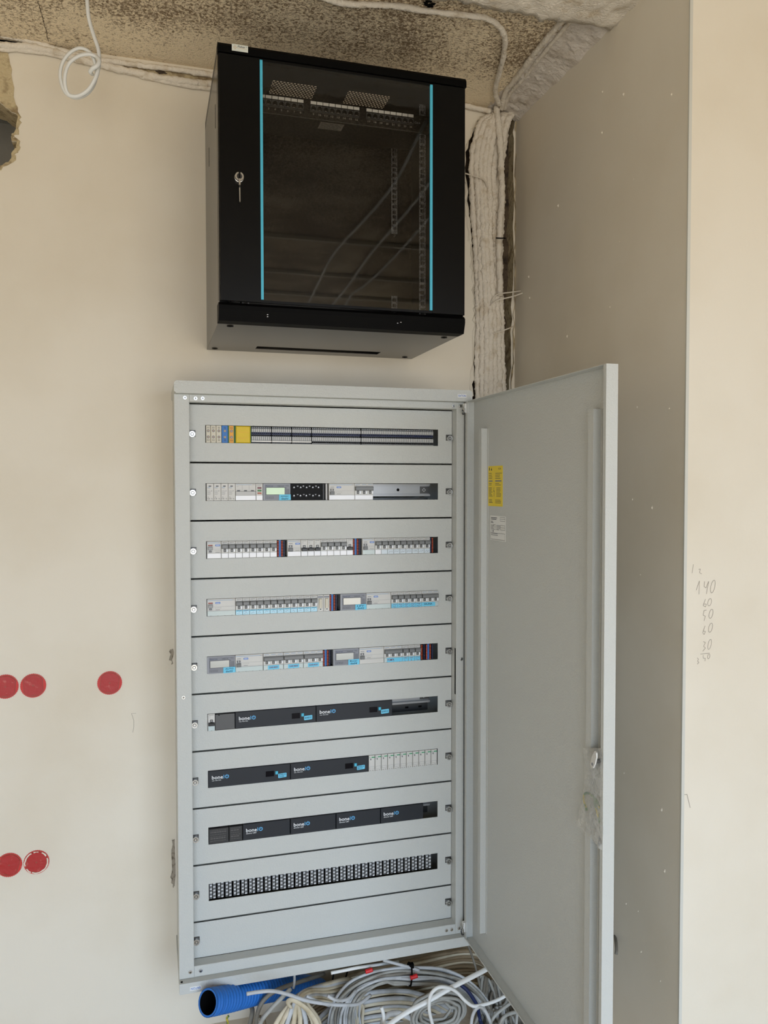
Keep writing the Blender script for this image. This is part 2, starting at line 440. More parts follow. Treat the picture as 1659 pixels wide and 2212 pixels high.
bm = bmesh.new()
def loop_edges(pts, y):
    vs = [bm.verts.new((a, y, b)) for a, b in pts]
    return [bm.edges.new((vs[i], vs[(i + 1) % len(vs)])) for i in range(len(vs))]
ed = loop_edges([(ROOM_L, 0), (XR, 0), (XR, CEIL + .02), (ROOM_L, CEIL + .02)], 0)
eh = loop_edges(hole_l, 0); ec = loop_edges(chase, 0)
bmesh.ops.triangle_fill(bm, edges=ed + eh + ec, use_beauty=True)
for f in bm.faces: f.material_index = 0
def sink(edges, d, mi):
    r = bmesh.ops.extrude_edge_only(bm, edges=edges)
    for v in [g for g in r['geom'] if isinstance(g, bmesh.types.BMVert)]: v.co.y += d
    for f in [g for g in r['geom'] if isinstance(g, bmesh.types.BMFace)]: f.material_index = mi
sink(eh, 0.11, 1); sink(ec, 0.05, 1)
me = bpy.data.meshes.new('wall_back')
bm.to_mesh(me); bm.free()
for k in ('plaster', 'broken_plaster'): me.materials.append(M[k])
wall_back = ob('wall_back', me); wall_back['kind'] = 'structure'

# what the broken openings show behind the plaster
mb = MB()
for (x0, x1, z0, z1, d0, d1, m) in ((-0.75, -0.36, 2.25, 2.64, 0.11, 0.40, 'cavity'),):
    mb.add([(x0, d0, z0), (x1, d0, z0), (x1, d0, z1), (x0, d0, z1), (x0, d1, z0), (x1, d1, z0), (x1, d1, z1), (x0, d1, z1)],
           [(4, 5, 6, 7), (0, 1, 5, 4), (1, 2, 6, 5), (2, 3, 7, 6), (3, 0, 4, 7)], m)
ob('wall_cavity', mb, wall_back)
mb = MB(); nx, nz = 16, 90
vs = []; fs = []
for j in range(nz + 1):
    for i in range(nx + 1):
        x = 0.82 + 0.178 * i / nx; z = 1.72 + 0.97 * j / nz
        vs.append((x, 0.046 + 0.014 * noise.noise(Vector((x * 30, 0, z * 30))) - 0.004, z))
for j in range(nz):
    for i in range(nx):
        a = j * (nx + 1) + i; fs.append((a, a + 1, a + nx + 2, a + nx + 1))
mb.add(vs, fs, 'brick_dark', True)
ob('chase_bed', mb, wall_back)

# crumbled plaster rims round the hole and along the chase
def rim(name, line, w0, w1, m, seed, th=0.006):
    mb = MB(); r = random.Random(seed); vs = []; fs = []
    n = len(line)
    for i, (a, b) in enumerate(line):
        p = line[max(0, i - 1)]; q = line[min(n - 1, i + 1)]
        L = math.hypot(q[0] - p[0], q[1] - p[1]) or 1; nx, nz = (q[1] - p[1]) / L, -(q[0] - p[0]) / L
        w = w0 + (w1 - w0) * r.random()
        for k in range(4):
            t = k / 3
            h = 0 if k == 3 else -th * (0.3 + r.random()) * (1 - t * .6)
            vs.append((a + nx * w * t, h - 0.0006, b + nz * w * t))
    for i in range(n - 1):
        for k in range(3):
            c = i * 4 + k; fs.append((c, c + 1, c + 5, c + 4))
    mb.add(vs, fs, m)
    return ob(name, mb, wall_back)
rim('plaster_rim', [(a, b) for a, b in hole_l[:len(hole_l) - 3]][::-1], 0.004, 0.012, 'broken_plaster', 2, 0.004)
rim('plaster_rim', rag(ch_l, 0.008, 9, n=6), -0.001, -0.012, 'plaster', 4, 0.005)
rim('plaster_rim', [(a + 0.004, b) for a, b in rag(ch_r, 0.010, 8, n=5)], 0.0, -0.009, 'broken_plaster', 5, 0.008)
mb = MB(); patch = [(p[0], p[2]) for p in [(-0.4912,0.0000,2.6475),(-0.4584,-0.0000,2.6593),(-0.4386,0.0000,2.6669),(-0.4305,0.0000,2.6186),(-0.4269,0.0000,2.5600),(-0.4188,0.0000,2.5066),(-0.4429,0.0000,2.5190),(-0.4603,-0.0000,2.5321),(-0.4930,0.0000,2.5337)]]
mb.prism(rag(patch, 0.006, 12, True), -0.0022, 0.0, 'broken_plaster')
ob('bare_patch', mb, wall_back)

for seed, m, line in ((14, 'slot', [(-0.4905,0.0000,2.6943),(-0.4579,0.0000,2.6946),(-0.4139,0.0000,2.6941),(-0.3494,0.0000,2.6884),(-0.3919,0.0000,2.6844),(-0.4580,0.0000,2.6863),(-0.4907,0.0000,2.6861)]), (15, 'broken_plaster', [(-0.1606,0.0000,2.6651),(-0.0672,0.0000,2.6721),(0.0807,0.0000,2.6653),(0.0806,0.0000,2.6527),(-0.0187,0.0000,2.6516),(-0.1155,0.0000,2.6567)]), (16, 'brick_dark', [(-0.0769,0.0000,2.6683),(-0.0527,0.0000,2.6705),(-0.0406,0.0000,2.6610),(-0.0625,0.0000,2.6555)])):  # black strip: painted shade at the wall top; the others are plaster and stain
    mb = MB(); mb.prism(rag([(p[0], p[2]) for p in line], 0.003, seed, True), -0.0016 if m != 'brick_dark' else -.0024, 0.0, m); ob('wall_shade_and_stain', mb, wall_back)

mb = MB()
for line, w in (([(-0.1526,0.0000,0.9133),(-0.1467,0.0000,0.8935),(-0.1469,0.0000,0.8755),(-0.1495,0.0000,0.8603)], .0012), ([(-0.1526,0.0000,0.9133),(-0.1404,0.0000,0.9124)], .0009)):
    mb.stroke([(p[0], p[2]) for p in line], w * .8, -.0005, 'scratch')
ob('wall_scratches', mb, wall_back)
for seed, line in ((21, [(-0.0487,0.0000,1.0831),(-0.0399,0.0000,1.0852),(-0.0403,0.0000,1.0463),(-0.0453,0.0000,1.0440),(-0.0502,0.0000,1.0599)]), (22, [(-0.0485,0.0000,0.5474),(-0.0409,0.0000,0.5491),(-0.0421,0.0000,0.4133),(-0.0472,0.0000,0.4126),(-0.0532,0.0000,0.4412),(-0.0490,0.0000,0.4868)])):
    mb = MB(); mb.prism(rag([(p[0], p[2]) for p in line], 0.006, seed, True), -.0010, 0.0, 'dirt'); ob('dirt_smear', mb, wall_back)

# right-hand wall return and the face that looks at the viewer (one block)
mb = MB(); mb.box(XR, ROOM_R, PIL, 0.0, 0, CEIL + .02, 'plaster')
wall_right = struct('wall_right', mb)
mb = MB(); mb.box(XR - 0.0012, XR + 0.006, PIL - 0.0014, PIL + 0.002, 0, CEIL, 'bead')
struct('trim_1', mb)
# pencilled sums on that face
mb = MB(); yy = PIL - 0.0005
def thin(pts, w=0.0011):
    mb.stroke([(p[0], p[2]) for p in pts], w, yy, 'pencil')
thin([(1.0186,-0.8410,1.3706),(1.0154,-0.8410,1.3518)]); thin([(1.0316,-0.8410,1.3593),(1.0363,-0.8410,1.3601),(1.0341,-0.8410,1.3522),(1.0400,-0.8410,1.3490)])
thin([(1.0264,-0.8410,1.3145),(1.0343,-0.8410,1.3342),(1.0335,-0.8410,1.3053)])
thin([(1.0472,-0.8410,1.3328),(1.0462,-0.8410,1.3218),(1.0510,-0.8410,1.3186),(1.0578,-0.8410,1.3324),(1.0523,-0.8410,1.3055)])
thin([(1.0739,-0.8410,1.3208),(1.0748,-0.8410,1.3278),(1.0740,-0.8410,1.3330),(1.0717,-0.8410,1.3350),(1.0686,-0.8410,1.3332),(1.0656,-0.8410,1.3281),(1.0633,-0.8410,1.3212),(1.0624,-0.8410,1.3142),(1.0633,-0.8410,1.3090),(1.0655,-0.8410,1.3070),(1.0686,-0.8410,1.3088),(1.0717,-0.8410,1.3139),(1.0739,-0.8410,1.3208)]); thin([(1.0656,-0.8410,1.2869),(1.0658,-0.8410,1.2910),(1.0647,-0.8410,1.2939),(1.0626,-0.8410,1.2951),(1.0600,-0.8410,1.2941),(1.0576,-0.8410,1.2913),(1.0561,-0.8410,1.2873),(1.0559,-0.8410,1.2833),(1.0569,-0.8410,1.2803),(1.0591,-0.8410,1.2792),(1.0617,-0.8410,1.2801),(1.0640,-0.8410,1.2830),(1.0656,-0.8410,1.2869)]); thin([(1.0501,-0.8410,1.2946),(1.0444,-0.8410,1.2808),(1.0504,-0.8410,1.2775),(1.0526,-0.8410,1.2835),(1.0456,-0.8410,1.2837)])
thin([(1.0695,-0.8410,1.2616),(1.0699,-0.8410,1.2666),(1.0690,-0.8410,1.2703),(1.0670,-0.8410,1.2718),(1.0643,-0.8410,1.2706),(1.0617,-0.8410,1.2670),(1.0600,-0.8410,1.2620),(1.0595,-0.8410,1.2570),(1.0604,-0.8410,1.2533),(1.0625,-0.8410,1.2519),(1.0652,-0.8410,1.2531),(1.0677,-0.8410,1.2566),(1.0695,-0.8410,1.2616)]); thin([(1.0528,-0.8410,1.2704),(1.0469,-0.8410,1.2696),(1.0447,-0.8410,1.2597),(1.0506,-0.8410,1.2574),(1.0472,-0.8410,1.2475)])
thin([(1.0687,-0.8410,1.2314),(1.0692,-0.8410,1.2364),(1.0683,-0.8410,1.2402),(1.0662,-0.8410,1.2416),(1.0635,-0.8410,1.2404),(1.0610,-0.8410,1.2368),(1.0593,-0.8410,1.2319),(1.0588,-0.8410,1.2269),(1.0597,-0.8410,1.2231),(1.0618,-0.8410,1.2217),(1.0644,-0.8410,1.2229),(1.0670,-0.8410,1.2265),(1.0687,-0.8410,1.2314)]); thin([(1.0498,-0.8410,1.2364),(1.0441,-0.8410,1.2216),(1.0477,-0.8410,1.2174),(1.0511,-0.8410,1.2242),(1.0452,-0.8410,1.2256)])
thin([(1.0663,-0.8410,1.1952),(1.0670,-0.8410,1.2007),(1.0663,-0.8410,1.2048),(1.0646,-0.8410,1.2064),(1.0622,-0.8410,1.2051),(1.0598,-0.8410,1.2011),(1.0580,-0.8410,1.1957),(1.0573,-0.8410,1.1902),(1.0580,-0.8410,1.1861),(1.0597,-0.8410,1.1845),(1.0621,-0.8410,1.1858),(1.0645,-0.8410,1.1898),(1.0663,-0.8410,1.1952)]); thin([(1.0455,-0.8410,1.2024),(1.0514,-0.8410,1.2001),(1.0468,-0.8410,1.1923),(1.0516,-0.8410,1.1880),(1.0446,-0.8410,1.1813)])
thin([(1.0388,-0.8410,1.1756),(1.0624,-0.8410,1.1763)]); thin([(1.0631,-0.8410,1.1692),(1.0633,-0.8410,1.1717),(1.0626,-0.8410,1.1736),(1.0613,-0.8410,1.1743),(1.0596,-0.8410,1.1737),(1.0581,-0.8410,1.1720),(1.0572,-0.8410,1.1695),(1.0570,-0.8410,1.1670),(1.0577,-0.8410,1.1651),(1.0590,-0.8410,1.1644),(1.0607,-0.8410,1.1649),(1.0622,-0.8410,1.1667),(1.0631,-0.8410,1.1692)]); thin([(1.0459,-0.8410,1.1732),(1.0460,-0.8410,1.1662),(1.0519,-0.8410,1.1658),(1.0508,-0.8410,1.1598)])
thin([(1.0307,-0.8410,1.1681),(1.0343,-0.8410,1.1649),(1.0320,-0.8410,1.1610),(1.0356,-0.8410,1.1577),(1.0309,-0.8410,1.1540)])
thin([(1.0008,-0.8410,0.8723),(1.0090,-0.8410,0.8725),(1.0176,-0.8410,0.8421)], 0.0013)
ob('pencil_note', mb, wall_right)
# specks and drips of plaster on the side of the return
mb = MB(); r = random.Random(4)
for i in range(46):
    y = -0.82 + 0.78 * r.random(); z = 0.3 + 2.25 * r.random(); q = 0.0012 + 0.0022 * r.random()
    mb.add([(XR + .0002, y - q, z), (XR + .0002, y, z - q * 2.2), (XR + .0002, y + q, z), (XR + .0002, y, z + q * 1.4), (XR - q, y, z - q * .5)],
           [(0, 1, 4), (1, 2, 4), (2, 3, 4), (3, 0, 4)], 'plaster')
o = ob('plaster_specks', mb, wall_right); o['kind'] = 'stuff'

mb = MB(); mb.box(ROOM_L, ROOM_R, ROOM_REAR, 0.5, -0.2, 0, 'floor'); struct('floor', mb)
mb = MB(); mb.box(ROOM_L - .2, ROOM_L, ROOM_REAR - .2, 0.5, -0.2, CEIL + .2, 'plaster'); struct('wall_left', mb)
mb = MB(); mb.box(ROOM_R, ROOM_R + .2, ROOM_REAR - .2, 0.0, -0.2, CEIL + .2, 'plaster'); struct('wall_side', mb)
mb = MB()
xs = [ROOM_L] + [c for w in WINDOWS for c in w[:2]] + [ROOM_R]
for i in range(0, len(xs), 2): mb.box(xs[i], xs[i + 1], ROOM_REAR - .2, ROOM_REAR, -0.2, CEIL + .2, 'plaster')
for w in WINDOWS:
    mb.box(w[0], w[1], ROOM_REAR - .2, ROOM_REAR, w[3], CEIL + .2, 'plaster'); mb.box(w[0], w[1], ROOM_REAR - .2, ROOM_REAR, -0.2, w[2], 'plaster')
struct('wall_rear', mb)
for n, w in enumerate(WINDOWS):
    mb = MB(); y0, y1 = ROOM_REAR - .16, ROOM_REAR - .10; mid = (w[0] + w[1]) / 2
    for a, b, c, d in ((w[0], w[0] + .06, w[2], w[3]), (w[1] - .06, w[1], w[2], w[3]), (mid - .04, mid + .04, w[2], w[3]), (w[0], w[1], w[2], w[2] + .07), (w[0], w[1], w[3] - .06, w[3])):
        mb.box(a, b, y0, y1, c, d, 'white')
    struct('window_%d' % (n + 1), mb)

# ceiling: a sprayed strip by the wall, then a thicker, ragged lower layer towards the room
mb = MB(); mb.box(ROOM_L, ROOM_R, -0.75, 0.5, CEIL, CEIL + .2, 'ceiling')
mb.box(ROOM_L, ROOM_R, ROOM_REAR, -0.70, LOWC + .012, CEIL + .2, 'ceiling')
ceiling = struct('ceiling', mb)
mb = MB(); nx, ny = 300, 24; vs = []; fs = []
for i in range(nx + 1):
    x = -0.35 + 1.42 * i / nx
    for j in range(ny + 1):
        e = -0.545 + 0.020 * noise.noise(Vector((x * 9, 2, 0))) + 0.012 * noise.noise(Vector((x * 34, 5, 0)))
        bulge = 0.012 * max(0, noise.noise(Vector((x * 14, j * .5, 3))))
        if j < 4: y, z = e + 0.004 * j, CEIL + .01 - (CEIL + .01 - LOWC) * (j / 3) + (0.004 * noise.noise(Vector((x * 60, j, 1))) - (0.010 * max(0, noise.noise(Vector((x * 40, 7, 0)))) if j == 3 else 0))
        else:
            t = (j - 3) / (ny - 3); y = e + 0.012 - t * 0.30; z = LOWC - bulge * (1 - t) + 0.005 * noise.noise(Vector((x * 45, y * 45, 0)))
        vs.append((x, y, z))
for i in range(nx):
    for j in range(ny):
        a = i * (ny + 1) + j; fs.append((a, a + 1, a + ny + 2, a + ny + 1))
mb.add(vs, fs, 'rough_plaster', True)
ob('ragged_edge', mb, ceiling)
# rough fillet between ceiling and the right-hand return
mb = MB(); ny, nk = 90, 14; vs = []; fs = []
for i in range(ny + 1):
    y = -0.004 - 0.60 * i / ny
    w = 0.105 + 0.02 * noise.noise(Vector((y * 10, 1, 0))); h = 0.034 + 0.014 * noise.noise(Vector((y * 12, 4, 0)))
    for k in range(nk + 1):
        t = k / nk; x = XR - w * (1 - t); z = CEIL - h * t ** 2.2
        d = 0.011 * noise.noise(Vector((x * 45, y * 45, 1))) + 0.006 * noise.noise(Vector((x * 110, y * 110, 5)))
        e = min(1, 4 * t, 4 * (1 - t) + .1)
        vs.append((x - 0.4 * d * e * t, y, z - abs(d) * e + 0.001))
for i in range(ny):
    for k in range(nk):
        a = i * (nk + 1) + k; fs.append((a, a + 1, a + nk + 2, a + nk + 1))
mb.add(vs, fs, 'white_plaster', True)
ob('corner_fillet', mb, ceiling)
# a crack and a black scorched pit in the sprayed layer
mb = MB(); P = [(-0.3420,-0.2086,2.6895),(-0.3405,-0.1701,2.6895),(-0.3399,-0.1298,2.6895),(-0.3383,-0.0882,2.6895),(-0.3386,-0.0262,2.6895)]; r = random.Random(9)
P = [tuple(c + (r.random() - .5) * .003 * (k % 3 > 0) for c in p[:2]) for k, p in enumerate(smooth_path(P, 7))]
for p, q in zip(P, P[1:]):
    w = .0004 + .0008 * r.random(); mb.add([(q[0] - w, q[1], CEIL - .0006), (q[0] + w, q[1], CEIL - .0006), (p[0] + w, p[1], CEIL - .0006), (p[0] - w, p[1], CEIL - .0006)], [(0, 1, 2, 3)], 'brick_dark')
ob('ceiling_crack', mb, ceiling)
mb = MB(); r = random.Random(3); c = (0.5512,-0.4577,2.6895)
for k in range(9):
    a = (c[0] + (r.random() - .5) * .026, c[1] + (r.random() - .5) * .02); n = 7
    mb.add([(a[0] + (.003 + .006 * r.random()) * math.cos(6.283 * i / n), a[1] + (.003 + .005 * r.random()) * math.sin(6.283 * i / n), CEIL - .0008 - .0002 * k) for i in range(n)], [tuple(range(n))], 'slot')
ob('ceiling_pit', mb, ceiling)
# joints of the ceiling further back in the room
for k, y in enumerate((-2.18, -2.77, -3.24)):
    mb = MB(); mb.box(-1.4, 2.6, y - .009, y + .009, LOWC - .006, LOWC + .01, 'plaster'); struct('trim_%d' % (k + 2), mb)

# ================================================================== plastered cables at the ceiling and in the chase
def cable(name, pts, r, m, label, cat, group=None, jit=0.0, seg=8, sub=4, seed=0, flat=1.0):
    mb = MB()
    if jit: mb.crust(pts, r, m, amp=.35 + jit, seed=seed)
    else: mb.tube(pts, r, m, seg=seg, sub=sub, flat=flat)
    return single(name, mb, label, cat, group)

cable('plastered_cable', [(0.2347,-0.4444,2.6840),(0.3054,-0.4172,2.6840),(0.3738,-0.4123,2.6840),(0.4706,-0.4345,2.6840),(0.5636,-0.4360,2.6840),(0.6909,-0.4487,2.6840),(0.7429,-0.4286,2.6840),(0.7871,-0.3763,2.6840),(0.8250,-0.2792,2.6840),(0.8600,-0.1589,2.6840),(0.8798,-0.1081,2.6840),(0.9189,-0.0509,2.6800)], 0.0072, 'rough_plaster',
      'plaster-coated cable looping across the ceiling above the black rack', 'cable', jit=.16, sub=6, seed=1)
cable('plastered_cable', [(0.8886,-0.5598,2.6860),(0.8894,-0.4652,2.6860),(0.8919,-0.3476,2.6860),(0.9029,-0.2078,2.6860),(0.9077,-0.1176,2.6860),(0.9332,-0.0362,2.6760)], 0.0072, 'rough_plaster',
      'straight plaster-coated cable running diagonally over the ceiling to the corner', 'cable', jit=.16, sub=6, seed=2)
cable('plastered_cable', [(0.9074,-0.5614,2.6860),(0.9116,-0.4481,2.6860),(0.9162,-0.3212,2.6860),(0.9234,-0.1949,2.6860),(0.9252,-0.1053,2.6860),(0.9425,-0.0358,2.6760)], 0.0055, 'rough_plaster',
      'thinner plaster-coated cable beside the diagonal one, nearer the grey-brown wall', 'cable', jit=.16, sub=6, seed=3)

WT = [([(-0.5206,-0.0120,2.6973),(-0.4560,-0.0120,2.6956),(-0.3902,-0.0120,2.6926),(-0.3121,-0.0120,2.6794),(-0.2323,-0.0120,2.6695),(-0.1152,-0.0120,2.6681),(-0.0189,-0.0120,2.6706),(0.0924,-0.0120,2.6687),(0.2587,-0.0120,2.6636)], .0072, 'uppermost'),
      ([(-0.5211,-0.0120,2.6660),(-0.4563,-0.0120,2.6710),(-0.3459,-0.0120,2.6756),(-0.2325,-0.0120,2.6575),(-0.1391,-0.0120,2.6489),(-0.0191,-0.0120,2.6421),(0.0922,-0.0120,2.6448),(0.2586,-0.0120,2.6392)], .0085, 'middle'),
      ([(-0.5220,-0.0080,2.6564),(-0.4571,-0.0080,2.6625),(-0.3688,-0.0080,2.6684),(-0.2786,-0.0080,2.6612),(-0.1863,-0.0080,2.6527),(-0.0796,-0.0080,2.6394),(0.0301,-0.0080,2.6321),(0.1050,-0.0080,2.6346),(0.2591,-0.0080,2.6295)], .0060, 'lowest')]
for k, (p, r, w) in enumerate(WT):
    cable('plastered_cable', p, r, 'rough_plaster', '%s of three plastered cables along the wall top left of the rack' % w, 'cable', 'plastered cables along the wall top', jit=.3, sub=8, seed=10 + k)
cable('plastered_cable', [(0.7285,-0.0120,2.6782),(0.8171,-0.0120,2.6815),(0.8612,-0.0140,2.6780),(0.9070,-0.0200,2.6715)], .0075, 'rough_plaster', 'short plastered cable entering the corner right of the rack', 'cable', jit=.3, sub=8, seed=15)

# bundle of plaster-coated cables in the corner chase
LOW = [1028, 1036, 1044, 1052, 1060, 1068, 1077]
TOPS = [(0.9167,-0.0120,2.6638),(0.9162,-0.0200,2.6603),(0.9166,-0.0260,2.6563),(0.9178,-0.0300,2.6534),(0.9211,-0.0260,2.6555),(0.9845,-0.0180,2.6864),(0.9703,-0.0220,2.6745)]
MIDA = [(0.8747,-0.0180,2.6394),(0.8827,-0.0240,2.6296),(0.8901,-0.0280,2.6192),(0.8983,-0.0300,2.6070),(0.9084,-0.0280,2.5924),(0.9584,-0.0280,2.6455),(0.9484,-0.0300,2.6296)]
MIDB = [(0.8530,-0.0200,2.5837),(0.8634,-0.0240,2.5723),(0.8746,-0.0260,2.5590),(0.8867,-0.0260,2.5439),(0.8998,-0.0240,2.5254),(0.9501,-0.0200,2.5881),(0.9441,-0.0200,2.5694)]
LOWS = [[(0.8437,-0.0140,2.5161),(0.8486,-0.0100,2.4075),(0.8621,-0.0080,2.2285),(0.8696,-0.0060,2.0334),(0.8670,-0.0060,1.8925),(0.8714,-0.0040,1.7515)],
        [(0.8570,-0.0180,2.5092),(0.8642,-0.0160,2.4070),(0.8717,-0.0140,2.2276),(0.8793,-0.0120,2.0327),(0.8798,-0.0120,1.8922),(0.8819,-0.0080,1.7514)],
        [(0.8689,-0.0220,2.5021),(0.8746,-0.0200,2.4066),(0.8813,-0.0200,2.2267),(0.8920,-0.0180,2.0323),(0.8925,-0.0180,1.8918),(0.8925,-0.0120,1.7513)],
        [(0.8825,-0.0220,2.4966),(0.8859,-0.0220,2.4071),(0.8926,-0.0220,2.2271),(0.9049,-0.0200,2.0326),(0.9069,-0.0200,1.8921),(0.9070,-0.0140,1.7515)],
        [(0.8971,-0.0200,2.4920),(0.9019,-0.0200,2.4093),(0.9057,-0.0200,2.2286),(0.9180,-0.0180,2.0337),(0.9216,-0.0180,1.8930),(0.9233,-0.0120,1.7521)],
        [(0.9388,-0.0120,2.4994),(0.9299,-0.0120,2.4147),(0.9236,-0.0140,2.2316),(0.9336,-0.0140,2.0353),(0.9373,-0.0140,1.8941),(0.9397,-0.0100,1.7526)],
        [(0.9366,-0.0100,2.5139),(0.9471,-0.0080,2.4177),(0.9417,-0.0080,2.2346),(0.9472,-0.0080,2.0372),(0.9524,-0.0080,1.8955),(0.9571,-0.0060,1.7533)]]
for k in range(7):
    w = ['leftmost', 'second from left', 'third from left', 'fourth from left', 'fifth from left', 'sixth from left', 'rightmost'][k]
    cable('plastered_cable', [TOPS[k], MIDA[k], MIDB[k]] + LOWS[k], 0.0090 if k else 0.0080, 'rough_plaster',
          '%s plaster-crusted cable of the bundle in the corner chase' % w, 'cable', 'plaster-crusted cables in the corner chase', jit=.45, sub=8, seed=20 + k)
for k in range(6):
    d = 5.5
    p = [tuple(TOPS[k][i] + (TOPS[k + 1][i] - TOPS[k][i]) * .5 + (0, .010, 0)[i] for i in range(3))] + \
        [tuple(A[i] + (B[i] - A[i]) * .5 + (0, .010, 0)[i] for i in range(3)) for A, B in zip([MIDA[k], MIDB[k]] + LOWS[k], [MIDA[k + 1], MIDB[k + 1]] + LOWS[k + 1])]
    cable('plastered_cable', p, 0.0150 if k == 4 else 0.0080, 'rough_plaster', '%s plastered cable wedged behind the front row in the corner chase' % ('leftmost', 'second', 'third', 'fourth', 'thick fifth', 'rightmost')[k], 'cable', 'cables behind the front row in the corner chase', jit=.35, sub=6, seed=40 + k)
cable('plastered_conduit', [(0.9186,-0.0280,2.6819),(0.9195,-0.0400,2.6383),(0.9274,-0.0400,2.5568),(0.9343,-0.0360,2.4209),(0.9267,-0.0340,2.2821),(0.9322,-0.0300,2.1162)], 0.0092, 'rough_plaster',
      'thick straight plastered conduit standing in front of the corner cable fan', 'conduit', jit=.22, sub=8, seed=31)
def strip(name, pts, w, m, label, cat, grp=None):
    mb = MB(); mb.tube(pts, w, m, seg=6, sub=3, jit=.2, flat=.5, seed=len(pts))
    return single(name, mb, label, cat, grp)
strip('cable_tie', [(0.9018,-0.0300,2.0934),(0.9146,-0.0420,2.1166),(0.9564,-0.0440,2.1258),(1.0045,-0.0400,2.1355)], .0030, 'rough_plaster', 'plastered cable tie tail, upper one of the crossing pair on the bundle', 'cable tie')
strip('cable_tie', [(0.8987,-0.0300,2.0862),(0.9201,-0.0400,2.1021),(0.9623,-0.0480,2.1127),(1.0076,-0.0560,2.1292)], .0028, 'rough_plaster', 'plastered cable tie tail, lower one of the crossing pair on the bundle', 'cable tie')
strip('cable_tie', [(0.9060,-0.0280,2.0004),(0.9223,-0.0360,2.0068),(0.9465,-0.0400,2.0143),(0.9716,-0.0420,2.0251)], .0030, 'rough_plaster', 'lowest plastered cable tie tail sticking out from the corner bundle', 'cable tie')
strip('cable_tie', [(0.8144,-0.0200,2.4791),(0.8385,-0.0340,2.4683),(0.8734,-0.0400,2.4575),(0.8866,-0.0340,2.4389)], .0034, 'rough_plaster', 'plastered tie crossing the bundle just right of the rack door', 'cable tie')
strip('cable_tie', [(0.9124,-0.0420,2.2869),(0.9243,-0.0460,2.2861),(0.9434,-0.0440,2.2883)], .0030, 'slot', 'short black cable tie across the corner bundle', 'cable tie')

# white cable hanging from the ceiling with a knotted coil
HY = -.25
mb = MB()
mb.tube([(-0.2314,-0.2500,2.7185),(-0.2297,-0.2500,2.6866),(-0.2261,-0.2500,2.6443),(-0.2162,-0.2500,2.6082),(-0.2062,-0.2500,2.5773),(-0.2043,-0.2520,2.5518),(-0.2065,-0.2550,2.5262),(-0.2140,-0.2550,2.5015),(-0.2301,-0.2500,2.4768),(-0.2534,-0.2450,2.4620),(-0.2740,-0.2430,2.4634),(-0.2861,-0.2430,2.4779),(-0.2919,-0.2430,2.5040),(-0.2873,-0.2450,2.5326),(-0.2704,-0.2480,2.5582),(-0.2475,-0.2500,2.5723),(-0.2260,-0.2500,2.5669),(-0.2149,-0.2480,2.5479),(-0.2112,-0.2450,2.5250),(-0.2159,-0.2420,2.4987),(-0.2329,-0.2400,2.4734),(-0.2569,-0.2400,2.4605),(-0.2749,-0.2440,2.4650),(-0.2813,-0.2500,2.4839),(-0.2795,-0.2550,2.5074),(-0.2698,-0.2580,2.5308),(-0.2491,-0.2600,2.5488),(-0.2264,-0.2620,2.5554),(-0.2110,-0.2620,2.5523),(-0.2035,-0.2680,2.5418),(-0.2066,-0.2720,2.5276),(-0.2181,-0.2700,2.5195),(-0.2238,-0.2620,2.5140),(-0.2204,-0.2500,2.5159)], 0.0050, 'cablewhite', seg=10, sub=5, flat=0.8)
single('hanging_cable', mb, 'white cable hanging from the ceiling, its end knotted into a coil', 'cable')

# cables clipped to the ceiling further back (seen mirrored in the rack's glass door)
for k, p in enumerate(([(.72, -.9), (.78, -1.5), (.76, -2.32), (.80, -2.9), (.85, -3.55), (.88, -4.4)], [(.86, -.9), (.91, -1.56), (.93, -2.31), (.97, -2.9), (1.0, -3.57), (1.05, -4.4)], [(.96, -.95), (1.03, -1.8), (1.06, -2.52), (1.06, -2.9), (1.05, -3.24), (1.2, -4.2)])):
    cable('ceiling_cable', [(a, b, LOWC - .006) for a, b in p], .006, 'cablewhite', '%s of three thin cables mirrored in the glass door of the rack' % ('leftmost', 'middle', 'rightmost')[k], 'cable', 'cables mirrored in the rack door', sub=4)

